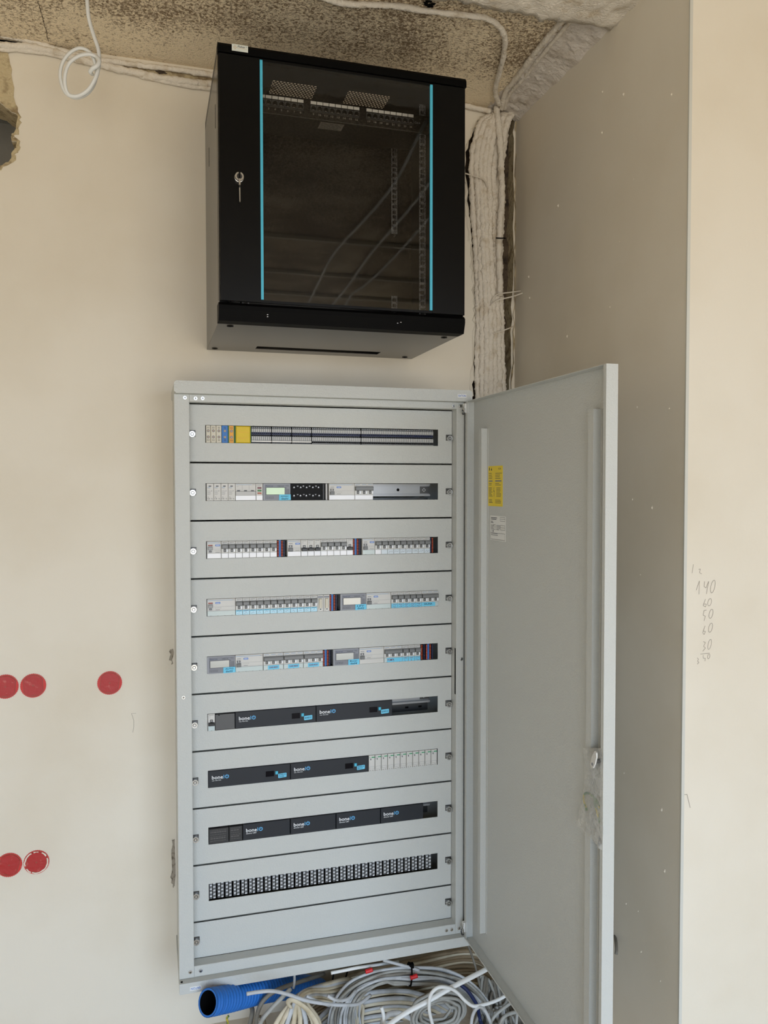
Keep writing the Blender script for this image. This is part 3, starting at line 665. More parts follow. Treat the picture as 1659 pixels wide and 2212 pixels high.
# ================================================================== red round box covers in the plaster
def cap_mesh():
    mb = MB(); n = 40; poly = []
    for i in range(n * 2):
        a = math.pi * i / n; r = 0.0325 if i % 2 else 0.0312
        poly.append((r * math.cos(a), r * math.sin(a)))
    mb.prism(poly, -0.0025, 0.0, 'redcap')
    return mb
def lid_mesh():
    mb = MB(); poly = []
    for i in range(48):
        a = 2 * math.pi * i / 48; x, z = 0.0282 * math.cos(a), 0.0282 * math.sin(a)
        poly.append((max(-.0235, min(.0235, x)), z))
    mb.prism([(a * 1.06, b * 1.06) for a, b in poly], -0.0027, -0.0025, 'rust')
    mb.prism(poly, -0.0042, -0.0025, 'redlid')
    mb.cyl(0, .0004, .0022, -0.0046, -0.0042, 'rust', 10)
    mb.box(-.006, .006, -.0048, -.0042, -.026, -.0245, 'rust')
    return mb
for (x, z, rot, lab) in ((-.4692, 1.0102, .1, 'red round box cover cut by the left edge, upper row'), (-.4014, 1.008, -.05, 'red round box cover right of the cut-off one, upper row'), (-.2084, 1.002, .12, 'red round box cover standing alone nearest the cabinet'),
                         (-.4672, .5321, .3, 'red round box cover, left one of the lower pair'), (-.400, .531, .2, 'red round box cover with plaster rim, right one of the lower pair')):
    t = thing('junction_box_cover', lab, 'box cover', (x, 0, z), 'red junction box covers in the wall'); t.rotation_euler = (0, rot, 0)
    ob('rim', cached(('box_rim',), cap_mesh), t); ob('lid', cached(('box_lid',), lid_mesh), t)
    if lab.endswith('lower pair') and 'plaster' in lab:
        mb = MB(); r = random.Random(2)
        for i in range(60):
            a0 = 2 * math.pi * i / 60; a1 = 2 * math.pi * (i + 1) / 60; f = lambda a, b: b + .0016 * noise.noise(Vector((math.cos(a) * 3, math.sin(a) * 3, b * 900)))
            if noise.noise(Vector((math.cos(a0) * 2, math.sin(a0) * 2, 4))) > -.22: mb.add([(q * math.cos(a), -.0046, q * math.sin(a)) for q, a in ((f(a0, .0268), a0), (f(a0, .0300), a0), (f(a1, .0300), a1), (f(a1, .0268), a1))], [(0, 1, 2, 3)], 'plaster')
        ob('plaster_smear', mb, t)

# stub of cable sticking out of the right-hand wall, below the bag
cable('cable_stub', [(0.998, -.585, .425), (0.990, -.600, .424), (0.982, -.615, .424), (0.975, -.628, .418), (0.970, -.634, .410)], .0036, 'cabledark', 'short dark cable stub poking out of the brownish wall behind the door', 'cable')

# ================================================================== grey distribution cabinet
FY = PY - 0.035          # front of its frame
CYF = PY - 0.055         # front of its caps
cab = thing('distribution_cabinet', 'tall light grey steel distribution cabinet with open door and nine rows of devices', 'cabinet', (0.36, -0.1, 0.247))
X0, X1, Z0, Z1 = -0.0385, 0.7570, 0.247, 1.8015
mb = MB()
mb.box(-0.034, 0.752, -0.004, -0.001, Z0 + .004, Z1 - .004, 'powder')
mb.box(-0.0355, -0.034, FY + .002, -0.001, Z0 + .004, Z1 - .004, 'powder')
mb.box(0.752, 0.7535, FY + .002, -0.001, Z0 + .004, Z1 - .004, 'powder')
mb.box(-0.034, 0.752, FY + .002, -0.001, Z1 - .006, Z1 - .004, 'powder')
mb.box(-0.034, 0.752, FY + .002, -0.001, Z0 + .004, Z0 + .006, 'powder')
wpart('shell', mb, cab)
FR = {}
for nm, a, b, c, d in (('left', -0.0382, -0.0008, 0.2745, 1.7705), ('right', 0.7188, 0.7412, 0.2745, 1.7705)):
    mb = MB(); mb.box(a, b, FY, PY + .004, c, d, 'powder', 0.0012); FR[nm] = wpart('frame_post', mb, cab)
for nm, c, d in (('top', 1.7515, 1.7705), ('bottom', 0.2745, 0.3030)):
    mb = MB(); mb.box(-0.0008, 0.7188, FY + .0004, PY + .004, c, d, 'powder', 0.0012); FR[nm] = wpart('frame_rail', mb, cab)
mb = MB(); mb.box(0.7445, 0.7555, FY - .006, PY, 0.2745, 1.7705, 'powder', 0.001); mb.box(0.7412, 0.7445, FY + .012, FY + .014, 0.2745, 1.7705, 'termdark')
wpart('hinge_channel', mb, cab)
def cap(z0, z1):
    mb = MB(); c = 0.005
    poly = [(X0 + c, z0), (X1 - c, z0), (X1, z0 + c), (X1, z1 - c), (X1 - c, z1), (X0 + c, z1), (X0, z1 - c), (X0, z0 + c)] if z0 > 1 else [(X0, z0), (X1, z0), (X1, z1), (X0, z1)]
    mb.prism(poly, CYF, -0.001, 'powder')
    return wpart('cap', mb, cab)
cap_t = cap(1.7705, 1.8015); cap_b = cap(0.247, 0.2742)
def badge(x0, z0, w, h, parent, txt, flip=False):
    mb = MB(); y = CYF - .0006
    mb.box(x0, x0 + w, y, CYF, z0, z0 + h, 'white')
    if flip:   # the lower badge is stuck on upside down
        mb.text(txt, x0 + w * .92, z0 + h * .80, h * .60, y - .0003, 'badge', w=w * .84, rot=math.pi)
    else: mb.text(txt, x0 + w * .08, z0 + h * .20, h * .60, y - .0003, 'badge', w=w * .84)
    ob('badge', mb, parent)['label'] = 'small white badge with blue lettering'
badge(0.7135, 1.781, 0.026, 0.0095, cap_t, 'EATON')
badge(-0.0125, 0.2535, 0.028, 0.0100, cap_b, 'EATON', True)
mb = MB(); mb.cyl(-.0325, 0, .0028, 0, .001, 'slot', 12)
ob('hole', mb, cap_b, (0, -.2300, .2748), (math.pi / 2, 0, 0))
# frame screws
def screw_mesh():
    mb = MB(); mb.cyl(0, 0, .0046, -.0012, 0, 'steel', 14); mb.cyl(0, 0, .0034, -.0022, -.0012, 'steel', 14)
    mb.box(-.0026, .0026, -.0024, -.0022, -.0005, .0005, 'slot'); mb.box(-.0005, .0005, -.0024, -.0022, -.0026, .0026, 'slot')
    return mb
for (x, z, par) in ((-.0115, 1.761, 'left'), (.0145, 1.760, 'top'), (.032, 1.7605, 'top'), (.7085, 1.7595, 'top'), (.730, 1.760, 'right'), (-.0105, .2905, 'left'), (.0155, .2895, 'bottom'),
                    (.691, .2895, 'bottom'), (.7065, .2895, 'bottom'), (.7290, .2895, 'right'), (-.0215, 1.003, 'left'), (.7345, 1.055, 'right')):
    ob('screw', cached(('screw',), screw_mesh), FR[par], (x, FY - .0002, z))
mb = MB(); mb.box(.7186, .7192, FY + .004, FY + .012, .955, 1.085, 'slot'); ob('slot', mb, FR['right'])

WX0, WX1 = 0.0400, 0.6768
ZC = [1.6735 - 0.15 * i for i in range(9)]
HW = 0.0228
ROWN = ['top', 'second', 'third', 'fourth', 'fifth', 'sixth', 'seventh', 'eighth', 'ninth']
def lock_mesh():
    mb = MB()
    mb.box(-.0085, .0085, -.003, 0, -.0075, .0085, 'steel_dark', .001)
    mb.cyl(0, -.0015, .0078, -.009, -.003, 'steel', 18); mb.ring(0, -.0015, .0048, .0078, -.0112, -.009, 'steel', 18)
    mb.cyl(0, -.0015, .0030, -.0105, -.009, 'steel', 12); mb.cyl(0, -.0015, .0046, -.0093, -.009, 'steel_dark', 14)
    return mb
for i in range(10):
    zt = 1.7495 if i == 0 else 1.60 - .15 * (i - 1) - .0014
    zb = 1.60 - .15 * i + .0006 if i < 9 else .3030
    mb = MB(); a, b = 0.0002, 0.7178
    if i < 9:
        w0, w1, c = ZC[i] - HW, ZC[i] + HW, 0
        mb.box(a, b, PY, PY + .0015, zb, w0, 'powder'); mb.box(a, b, PY, PY + .0015, w1, zt, 'powder')
        mb.box(a, WX0, PY, PY + .0015, w0, w1, 'powder'); mb.box(WX1, b, PY, PY + .0015, w0, w1, 'powder')
        zl = ZC[i] - .0002
    else:
        mb.box(a, b, PY, PY + .0015, zb, zt, 'powder'); zl = .3525
    mb.box(a, b, PY, PY + .012, zb, zb + .0012, 'powder'); mb.box(a, b, PY, PY + .012, zt - .0012, zt, 'powder')
    p = wpart('cover_plate', mb, cab)
    for x in (.0068, .7086): ob('quarter_turn_lock', cached(('quarter_turn_lock',), lock_mesh), p, (x, PY, zl))
    if i == 0: pass
RAILY = PY + .050
for i in range(9):
    mb = MB(); z = ZC[i] + (0.004 if i == 1 else (.013 if i in (5, 7) else 0))
    a, b = .012, .668
    mb.box(a, b, RAILY, RAILY + .0012, z - .0125, z + .0125, 'rail')
    for s in (-1, 1):
        mb.box(a, b, RAILY - .0075, RAILY, z + s * .0125 - .0006, z + s * .0125 + .0006, 'rail')
        lo, hi = sorted((z + s * .0125, z + s * .0175)); mb.box(a, b, RAILY - .0087, RAILY - .0075, lo, hi, 'rail')
    mb.cyl(.575, z + .0005, .0042, RAILY - .0004, RAILY, 'slot', 14)
    mb.box(.640, .668, RAILY - .0008, RAILY, z - .010, z + .010, 'steel_dark')
    mb.ring(.652, z, .0035, .0062, RAILY - .0016, RAILY - .0008, 'rail', 4)
    mb.box(a, b, RAILY + .012, RAILY + .014, z - .045, z - .022, 'steel_dark')
    for xx in (.545, .600, .640): mb.box(xx, xx + .010, RAILY + .0115, RAILY + .012, z - .036, z - .031, 'slot')
    wpart('din_rail', mb, cab)

# ------------------------------------------------------------------ devices behind the nine windows
DY = PY - 0.0028         # front face of the devices
MW = 0.0181              # one module
HH = 0.0221

def body(w, m='devwhite', depth=.050, inset=.00025):
    mb = MB(); mb.box(inset, w - inset, 0, depth, -HH, HH, m, .0006); return mb

def mcb_body(p, w=MW):
    mb = body(w * p)
    for k in range(p):
        x = k * w
        if k: mb.box(x - .0002, x + .0002, -.0002, .001, -.0085, HH - .006, 'inklight')
        mb.quad(x + .0028, x + .0150, .0190, .0197, -.0003, 'ink' if p == 1 else 'blueline')
        if p == 1 or k == 0: mb.quad(x + .0028, x + .0085, .0166, .0170, -.0003, 'inklight')
        mb.box(x + .0062, x + .0122, -.0006, 0, -.0062, .0026, 'toggle_black')
        mb.box(x + .0088, x + .0096, -.0009, -.0006, -.0050, .0005, 'white')
        mb.box(x + .0135, x + .0172, -.0010, 0, -.0056, .0020, 'strip')
        mb.quad(x + .0142, x + .0164, -.0002, .0003, -.0013, 'inklight')
    mb.box(.0003, w * p - .0003, -.0006, 0, -.0088, -.0080, 'devgrey')
    return mb
def mcb_body_off(p, w=MW):
    mb = body(w * p)
    for k in range(p):
        x = k * w
        mb.quad(x + .0028, x + .0150, .0190, .0197, -.0003, 'ink'); mb.quad(x + .0028, x + .0070, .0150, .0155, -.0003, 'inklight'); mb.quad(x + .0028, x + .0065, .0120, .0125, -.0003, 'inklight')
        mb.box(x + .0055, x + .0125, -.0006, 0, .0005, .0075, 'toggle_black'); mb.ring(x + .009, .0040, .0012, .0020, -.0009, -.0006, 'white', 10)
    return mb
def mcb_toggle(p, w=MW):
    mb = MB(); mb.box(.0009, w * p - .0009, -.0095, 0, .0030, .0142, 'toggle', .0012)
    mb.box(.0012, w * p - .0012, -.0099, -.0095, .0078, .0086, 'termgrey'); return mb
def mcb_toggle_off(p, w=MW):
    mb = MB(); mb.box(.0012, w * p - .0012, -.0090, 0, -.0072, .0004, 'toggle_black', .0012); return mb
def strip_mesh(w, m):
    mb = MB(); mb.box(.0006, w - .0006, -.0016, 0, -.0213, -.0092, m, .0004)
    for k in range(max(1, round(w / MW))): mb.box((k + .5) * MW - .0012, (k + .5) * MW + .0012, -.0019, -.0016, -.0213, -.0207, 'ink') if m == 'stripclear' else None
    return mb

def mcb(x, row, poles, label, on=True, stripm='strip', marks=None, group=None, w=MW):
    t = thing('circuit_breaker', label, 'breaker', (x, DY, ZC[row]), group)
    ob('body', cached(('breaker_body', poles, on, w), lambda: (mcb_body if on else mcb_body_off)(poles, w)), t)
    ob('toggle', cached(('breaker_toggle', poles, on, w), lambda: (mcb_toggle if on else mcb_toggle_off)(poles, w)), t)
    s = ob('marking_strip', cached(('marking_strip', poles, stripm, w), lambda: strip_mesh(poles * w, stripm)), t)
    if marks:
        mb = MB(); marks(mb); ob('handwriting', mb, s)
    return t

def rcd(x, row, mods, label, up=True, stripm='strip', mx=MW):
    w = mods * mx
    def b():
        mb = body(w)
        mb.quad(.0010, w - .0050, .0183, .0191, -.0003, 'blueline'); mb.quad(w - .0080, w - .0012, .0184, .0190, -.0003, 'ink')
        if up: mb.box(.0030, .0145, -.0008, 0, .0105, .0135, 'rust')
        else: mb.quad(.0040, .0140, .0118, .0132, -.0003, 'inklight')
        bx = .0215
        mb.box(bx, bx + .0120, -.0006, 0, .0098, .0142, 'badge')
        for k in range(3): mb.quad(bx + .002 + k * .003, bx + .004 + k * .003, .0112, .0128, -.0008, 'logo')
        mb.box(.0020, .0150, -.0005, 0, -.0072, .0096, 'devgrey')
        mb.box(.0003, w - .0003, -.0007, 0, .0018, .0026, 'devgrey'); mb.box(.0003, w - .0003, -.0007, 0, -.0082, -.0072, 'devgrey')
        for k in range(4): mb.quad(bx - .002 + k * .0045, bx + .001 + k * .0045, -.0012, -.0006, -.0003, 'inklight')
        mb.quad(bx, bx + .0110, -.0062, -.0055, -.0003, 'ink')
        if up: mb.box(.0055, .0115, -.0007, 0, -.0062, -.0010, 'termdark'); mb.box(.0081, .0089, -.0009, -.0007, -.0054, -.0018, 'white')
        else: mb.box(.0040, .0130, -.0007, 0, .0025, .0080, 'termdark'); mb.ring(.0085, .0052, .0012, .0022, -.001, -.0007, 'white', 10)
        return mb
    def tg():
        mb = MB()
        if up: mb.box(.0028, .0142, -.0065, 0, .0005, .0085, 'termgrey', .001)
        else: mb.box(.0028, .0142, -.0065, 0, -.0080, .0008, 'toggle', .001)
        return mb
    t = thing('residual_current_device', label, 'breaker', (x, DY, ZC[row]))
    ob('body', cached(('rcd_body', mods, up, mx), b), t); ob('toggle', cached(('rcd_toggle', up), tg), t)
    ob('marking_strip', cached(('rcd_strip', mods, stripm, mx), lambda: strip_mesh(w, stripm)), t)
    return t

def meter(x, row, lines, label, lcd='lcd', w=.0725):
    def b():
        mb = body(w, 'metergrey')
        mb.box(.0045, w - .003, -.0012, 0, -.0200, .0195, 'meterpanel', .0006)
        mb.text('Eastron', .0075, .0140, .0034, -.0014, 'navy', w=.0190); mb.text('SDM630-M', .0380, .0142, .0022, -.0014, 'ink', w=.0160)
        mb.quad(.0600, .0665, .0160, .0166, -.0014, 'ink'); mb.quad(.0600, .0690, .0142, .0147, -.0014, 'inklight')
        for k in range(4): mb.cyl(.0605 + k * .0028, .0105, .0009, -.0015, -.0012, 'ink' if k == 0 else 'metergrey', 8)
        for k in range(3): mb.box(.0608 + k * .0035, .0616 + k * .0035, -.0014, -.0012, -.0070, .0075, 'ink')
        for k in range(2): mb.box(.0075 + k * .0105, .0165 + k * .0105, -.0016, -.0012, -.0175, -.0125, 'ink'); mb.box(.0080 + k * .0105, .0160 + k * .0105, -.0019, -.0016, -.0170, -.0130, 'meterpanel'); mb.quad(.0105 + k * .0105, .0135 + k * .0105, -.0155, -.0148, -.0021, 'ink')
        return mb
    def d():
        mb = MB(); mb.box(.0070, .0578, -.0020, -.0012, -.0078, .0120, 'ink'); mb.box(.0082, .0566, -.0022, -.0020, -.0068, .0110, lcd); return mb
    t = thing('energy_meter', label, 'meter', (x, DY, ZC[row]))
    ob('body', cached(('meter_body', w), b), t); ob('display', cached(('meter_display', lcd), d), t)
    mb = MB(); x0, x1 = w - .0310, w + .0005
    mb.prism([(x0, -.0222), (x1, -.0212), (x1 - .0006, -.0066), (x0 + .0003, -.0072)], -.0034, -.0030, 'sticky')
    mb.text(lines[0], x0 + .0045, -.0132, .0042, -.0037, 'pen', w=.0215, shear=.2); mb.text(lines[1], x0 + .0065, -.0202, .0047, -.0037, 'pen', w=.0180, shear=.2)
    ob('paper_label', mb, t)['label'] = 'light blue handwritten paper label'
    return t

# --- row 1: terminals
zt = ZC[0]
def big_terminal(w, m, side=None):
    mb = MB()
    mb.box(.0004, w - .0004, 0, .042, -.0225, .0225, m, .0006)
    if side: mb.box(.0000, .0026, -.0004, .04, -.0225, .0225, side); mb.box(w - .0030, w, -.0004, .04, -.0225, .0225, side)
    for z in (.0085, -.0075):
        mb.cyl(w / 2, z, .0036, -.0012, 0, 'steel_dark', 12); mb.cyl(w / 2, z, .0017, -.0014, -.0012, 'gold', 8)
    for z in (.0165, -.0155):
        for s in (-.0022, .0012): mb.box(w / 2 + s, w / 2 + s + .0010, -.0006, 0, z - .0022, z + .0022, 'ink')
    return mb
for (x, w, m, side, lab) in ((.0418, .0122, 'beige', None, 'half hidden beige screw terminal at the very left of the top window'), (.0542, .0138, 'beige', None, 'beige screw terminal, middle one of the three in the top window'),
                             (.0681, .0138, 'beige', None, 'beige screw terminal touching the blue one in the top window'), (.0820, .0166, 'bluet', None, 'bright blue screw terminal in the top window'),
                             (.0988, .0168, 'orangeyel', 'greent', 'yellow and green earth terminal in the top window')):
    single('screw_terminal', (lambda q: (q, [q.v.__setitem__(i, (v[0] + x, v[1] + PY + .004, v[2] + zt)) for i, v in enumerate(q.v)])[0])(big_terminal(w, m, side)), lab, 'terminal')
mb = MB(); mb.box(.1180, .1560, PY + .001, PY + .030, zt - .0222, zt + .0222, 'yellow', .002); mb.box(.1168, .1180, PY + .002, PY + .03, zt - .0222, zt + .0222, 'greent'); mb.box(.1560, .1574, PY + .002, PY + .03, zt - .0222, zt + .0222, 'greent')
mb.stroke([(.124, zt + .008), (.133, zt + .005), (.142, zt + .0065), (.151, zt + .005)], .0006, PY + .0006, 'orangeyel'); mb.stroke([(.123, zt - .008), (.135, zt - .011), (.148, zt - .0075)], .0006, PY + .0006, 'orangeyel')
single('terminal_cover', mb, 'wavy yellow plastic cover between earth and grey terminals, top window', 'cover')
def slim_terminal(marker):
    mb = MB(); w = .0052; g = .0003
    for z0, z1, y, m in ((.0165, .0222, .012, 'termdark'), (.0070, .0165, .004, 'termgrey'), (.0010, .0070, .007, 'navy'), (-.0035, .0010, .010, 'termdark'), (-.0145, -.0035, .004, 'termgrey'), (-.0222, -.0145, .009, 'termdark')):
        mb.box(g, w - g, y, .040, z0, z1, m)
    mb.box(.0012, .0042, .0035, .004, .0085, .0150, 'devgrey'); mb.box(.0012, .0042, .0035, .004, -.0125, -.0050, 'devgrey')
    mb.box(.0010, .0044, .0060, .012, .0180, .0205, 'termgrey'); mb.box(.0012, .0042, .0066, .0070, .0032, .0058, 'slot')
    mb.box(.0010, .0042, .0092, .010, -.0026, 0, 'slot')
    if marker: mb.box(0, w, .0020, .009, -.0185, -.0152, 'white')
    else: mb.box(.0008, .0044, .0078, .009, -.0192, -.0160, 'slot'); mb.box(0, w, .0045, .009, -.0215, -.0198, 'termgrey')
    return mb
x = .1590; n = 0; cnt = {}
while x < .6625:
    sec = 0 if x < .2104 else 1 if x < .2638 else 2 if x < .3168 else 3 if x < .455 else 4
    if abs(x - .2104) < .0030 or abs(x - .2638) < .0030 or abs(x - .3168) < .003 or abs(x - .4552) < .003:
        mb = MB(); mb.box(x, x + .0014, PY + .004, PY + .04, zt - .0222, zt + .0222, 'slot'); x += .0016
        single('terminal_end_plate', mb, 'thin black end plate, %s from left among slim grey terminals' % ORD[n], 'end plate', 'black end plates between slim terminals'); n += 1
    t = ob('slim_terminal', cached(('slim_terminal', sec < 3), lambda: slim_terminal(sec < 3)), None, (x, PY + .001, zt))
    cnt[sec] = cnt.get(sec, 0) + 1
    tag(t, '%s slim grey terminal from the left, %s, top window' % (nth(cnt[sec]), ['first white-marked group', 'second white-marked group', 'third white-marked group', 'group left of the last black plate', 'rightmost group'][sec]), 'terminal', 'slim grey terminals of section %d' % (sec + 1))
    x += .0052

# --- row 2
r = 1; z = ZC[1]
def spd():
    w = .0182; mb = body(w, 'devwhite')
    mb.box(.0055, .0120, -.0008, 0, .0142, .0166, 'toggle_black'); mb.quad(.0020, .0100, .0118, .0126, -.0003, 'blueline'); mb.quad(.0020, .0090, .0092, .0098, -.0003, 'inklight')
    for k in range(5): mb.quad(.0020, .0095 + .002 * (k % 2), .0030 - k * .0024, .0036 - k * .0024, -.0003, 'inklight')
    mb.quad(.0120, .0134, .0020, .0040, -.0003, 'ink'); mb.ring(.0042, -.0128, .0008, .0014, -.0004, -.0003, 'inklight', 8)
    mb.text('CE', .0020, -.0188, .0036, -.0003, 'ink', w=.0062); mb.text('UK', .0115, -.0172, .0016, -.0003, 'ink', w=.0040); mb.text('CA', .0120, -.0190, .0016, -.0003, 'ink', w=.0040)
    return mb
for k in range(4):
    t = thing('surge_arrester', 'white surge arrester module, %s of four at the left of the second window' % ORD[k], 'arrester', (.0420 + .01835 * k, DY, z), 'surge arrester modules'); ob('body', cached(('arrester',), spd), t)
t = thing('switch_disconnector', 'wide white three-pole switch disconnector beside the surge arresters', 'breaker', (.1155, DY, z))
def swd():
    w = .0532; mb = body(w); mb.quad(.002, .042, .0186, .0194, -.0003, 'blueline'); mb.quad(.043, .051, .0187, .0193, -.0003, 'ink')
    mb.box(.0003, w - .0003, -.0035, 0, -.0095, .0025, 'devgrey', .0015)
    for k in range(3): mb.box(.0045 + .0181 * k, .0115 + .0181 * k, -.0042, 0, .0022, .0044, 'toggle_black')
    for k in (1, 2): mb.box(.0178 * k - .0002, .0178 * k + .0002, -.0004, 0, .0050, .0180, 'inklight')
    mb.quad(.0025, .0085, .0140, .0145, -.0003, 'inklight')
    return mb
ob('body', swd(), t); ob('marking_strip', strip_mesh(.0532, 'strip'), t)
t = thing('phase_indicator', 'narrow module with red, green and orange lamps, second window', 'indicator', (.1690, DY, z))
mb = body(.0178); mb.quad(.002, .015, .0186, .0194, -.0003, 'inklight'); mb.quad(.002, .012, .0160, .0165, -.0003, 'inklight'); ob('body', mb, t)
M['lampred'] = mat('dark_red_lens', (110, 28, 26), 0.3); M['lampgreen'] = mat('green_lens', (52, 120, 42), 0.3); M['lamporange'] = mat('orange_lens', (168, 84, 36), 0.3)
for nm, zz in (('lampred', .0105), ('lampgreen', .0035), ('lamporange', -.0035)):
    mb = MB(); mb.box(.0040, .0142, -.0016, 0, zz - .0022, zz + .0022, nm, .0006); ob('lamp', mb, t)
ob('marking_strip', strip_mesh(.0178, 'strip'), t)
meter(.1875, 1, ('GŁÓWNY', '0x01'), 'grey energy meter with green display in the second window', 'lcdreflect')
t = thing('distribution_block', 'black distribution terminal block with rows of screws, second window', 'terminal')
t.location = (.2612, DY + .004, z)
mb = MB(); w = .0925; mb.box(0, w, .004, .045, -HH, HH, 'black'); mb.box(.0, w - .004, .001, .004, .0165, .0200, 'black'); mb.box(0, w - .004, .001, .004, -.0060, -.0020, 'black'); mb.box(0, w - .004, .001, .004, .0060, .0095, 'black'); mb.box(0, w - .004, .001, .004, -.0222, -.018, 'black')
ob('body', mb, t)
rr = random.Random(1)
for zz in (.0135, -.0085):
    for k in range(9):
        mb = MB(); xx = .0095 + k * .0083 + rr.random() * .002; dz = .002 if k % 2 else -.0022
        mb.cyl(xx, zz + dz, .0024, .003, .004, 'steel_dark', 10); mb.box(xx - .0008, xx + .0008, .0025, .003, zz + dz + .0008, zz + dz + .0018, 'steel')
        ob('screw', mb, t)
mb = MB(); mb.box(.0865, .0905, -.002, .004, -.0215, .0215, 'termdark', .001); ob('end_clip', mb, t)
mb = MB(); mb.box(.3562, .3610, DY + .004, DY + .045, z - HH, z + HH, 'devgrey', .001); single('end_clamp', mb, 'narrow grey end clamp right of the black distribution block', 'clamp')
rcd(.3642, 1, 4, 'wide residual current switch right of the black terminal block', False, mx=.0178)
mcb(.4357, 1, 3, 'three-pole breaker next to the bare rail, second window', w=.0172)

# --- row 3
def blank_marks(seed, m='pen'):
    return lambda mb: mb.scribble(.003, .0145, -.0185, -.0125, -.0019, m, 8, .0004, seed)
rcd(.0418, 2, 2, 'narrow residual current switch, leftmost in the third window')
for k in range(8): mcb(.0783 + MW * k, 2, 1, 'single-pole breaker, %s of the eight in the left group, third window' % ORD[k], group='breakers of the left group, third window')
rcd(.2510, 2, 2, 'narrow residual current switch left of the three switched-off breakers', False)
for k in range(8):
    on = k in (3, 4, 5, 6)
    mcb(.2874 + .0179 * k, 2, 1, ('switched-off breaker with black lever, %s of the middle group, third window' if not on else 'single-pole breaker, %s of the middle group, third window') % ORD[k], on=on, group='breakers of the middle group, third window', w=.0179)
rcd(.4567, 2, 2, 'narrow residual current switch left of the nine-breaker group', False, 'stripclear', mx=.0178)
for k in range(9): mcb(.4926 + .01775 * k, 2, 1, 'single-pole breaker, %s of the nine in the right group, third window' % ORD[k], stripm='strippale' if k else 'strip', group='breakers of the right group, third window', w=.01775, marks=blank_marks(k + 50) if k > 1 else None)

# --- lever terminals (orange, blue) between the groups
def lever_block(kind):
    mb = MB(); w = .0052
    mb.box(0, w, .004, .042, -HH, HH, 'black' if kind != 'blue' else 'bluet')
    if kind == 'orange':
        for k in range(10): mb.box(.0008, w - .0008, .0006, .004, -.0205 + k * .0042, -.0205 + k * .0042 + .0026, 'orange', .0005)
    elif kind == 'blue':
        mb.box(.0006, w - .0006, .002, .004, -.021, .021, 'bluet')
    else:
        for k in range(10): mb.box(.0008, w - .0008, .002, .004, -.0205 + k * .0042, -.0205 + k * .0042 + .0026, 'navy')
    return mb
def levers(xs, row, where):
    cnt = {}
    for x, kd in xs:
        cnt[kd] = cnt.get(kd, 0) + 1; many = sum(1 for _, q in xs if q == kd)
        lab = '%s%s lever terminal %s' % ((ORD[cnt[kd] - 1] + ' ') if many > 1 else '', {'orange': 'orange', 'blue': 'blue', 'navy': 'dark blue'}[kd], where)
        o = ob('lever_terminal', cached(('lever_terminal', kd), lambda: lever_block(kd)), None, (x, DY + .002, ZC[row])); tag(o, lab, 'terminal', 'lever terminals ' + where)
levers(((.2240, 'orange'), (.2293, 'blue'), (.2346, 'orange'), (.2399, 'navy')), 2, 'between left and middle breaker groups, third window')
levers(((.4312, 'orange'), (.4365, 'blue'), (.4418, 'orange'), (.4471, 'navy')), 2, 'between middle and right breaker groups, third window')
levers(((.6528, 'navy'), (.6581, 'orange')), 2, 'at the right end of the third window')

# --- row 4
rcd(.0412, 3, 4, 'wide residual current switch at the left of the fourth window', True, 'stripclear')
for k in range(12):
    def mk(mb, k=k):
        mb.quad(.0012, .0168, -.0116, -.0094, -.0019, 'sticky'); mb.scribble(.003, .0150, -.0122, -.0098, -.0021, 'penred' if k in (1, 8) else 'pen', 9, .0007, k + 3); mb.scribble(.004, .0120, -.0190, -.0142, -.0021, 'penred', 5, .0004, k + 30)
    mcb(.1139 + .0181 * k, 3, 1, 'single-pole breaker with pale blue strip, %s of twelve in the fourth window' % ORD[k], stripm='stripblue', marks=mk, group='twelve breakers, fourth window')
for k in range(2):
    t = thing('fuse_holder', '%s of two tall cream fuse holders in the fourth window' % ('left one', 'right one')[k], 'fuse holder', (.3312 + .0172 * k, DY, ZC[3]), 'fuse holders')
    mb = body(.0170); mb.box(.0015, .0155, -.0010, 0, .0150, .0190, 'meterpanel'); ob('body', mb, t)
    mb = MB(); mb.box(.0042, .0128, -.0060, 0, -.0130, .0130, 'beige', .0015); mb.ring(.0085, -.0155, .0020, .0042, -.0050, 0, 'white', 14); mb.cyl(.0085, -.0155, .0020, -.0030, 0, 'ink', 10); ob('lever', mb, t)
levers(((.3656, 'orange'), (.3709, 'blue'), (.3762, 'orange'), (.3815, 'navy')), 3, 'right of the cream fuse holders')
meter(.3950, 3, ('LEV', '0x02'), 'grey energy meter with silvery display in the fourth window', w=.0718)
rcd(.4675, 3, 4, 'wide residual current switch right of the fourth window\'s meter', False, 'stripclear', mx=.0177)
for k in range(5):
    def mk(mb, k=k):
        mb.quad(.0003, .0172, -.0213, -.0094, -.0019, 'sticky'); mb.scribble(.003, .0145, -.0142, -.0108, -.0021, 'penred', 7, .0009, k + 60); mb.scribble(.003, .0145, -.0200, -.0164, -.0021, 'penred', 6, .0009, k + 70)
    mcb(.5390 + .0176 * k, 3, 1, 'breaker with bright blue note, %s of five left of the SAUNA breaker' % ORD[k], stripm='stripclear', marks=mk, group='five breakers beside the SAUNA one', w=.0176)
def mk(mb):
    mb.quad(.0003, .0400, -.0205, -.0094, -.0019, 'sticky'); mb.text('SAUNA', .0070, -.0165, .0050, -.0021, 'pen', w=.0240)
mcb(.6272, 3, 3, 'wide three-pole breaker with blue SAUNA note, right end of fourth window', stripm='stripclear', marks=mk, w=.0164)

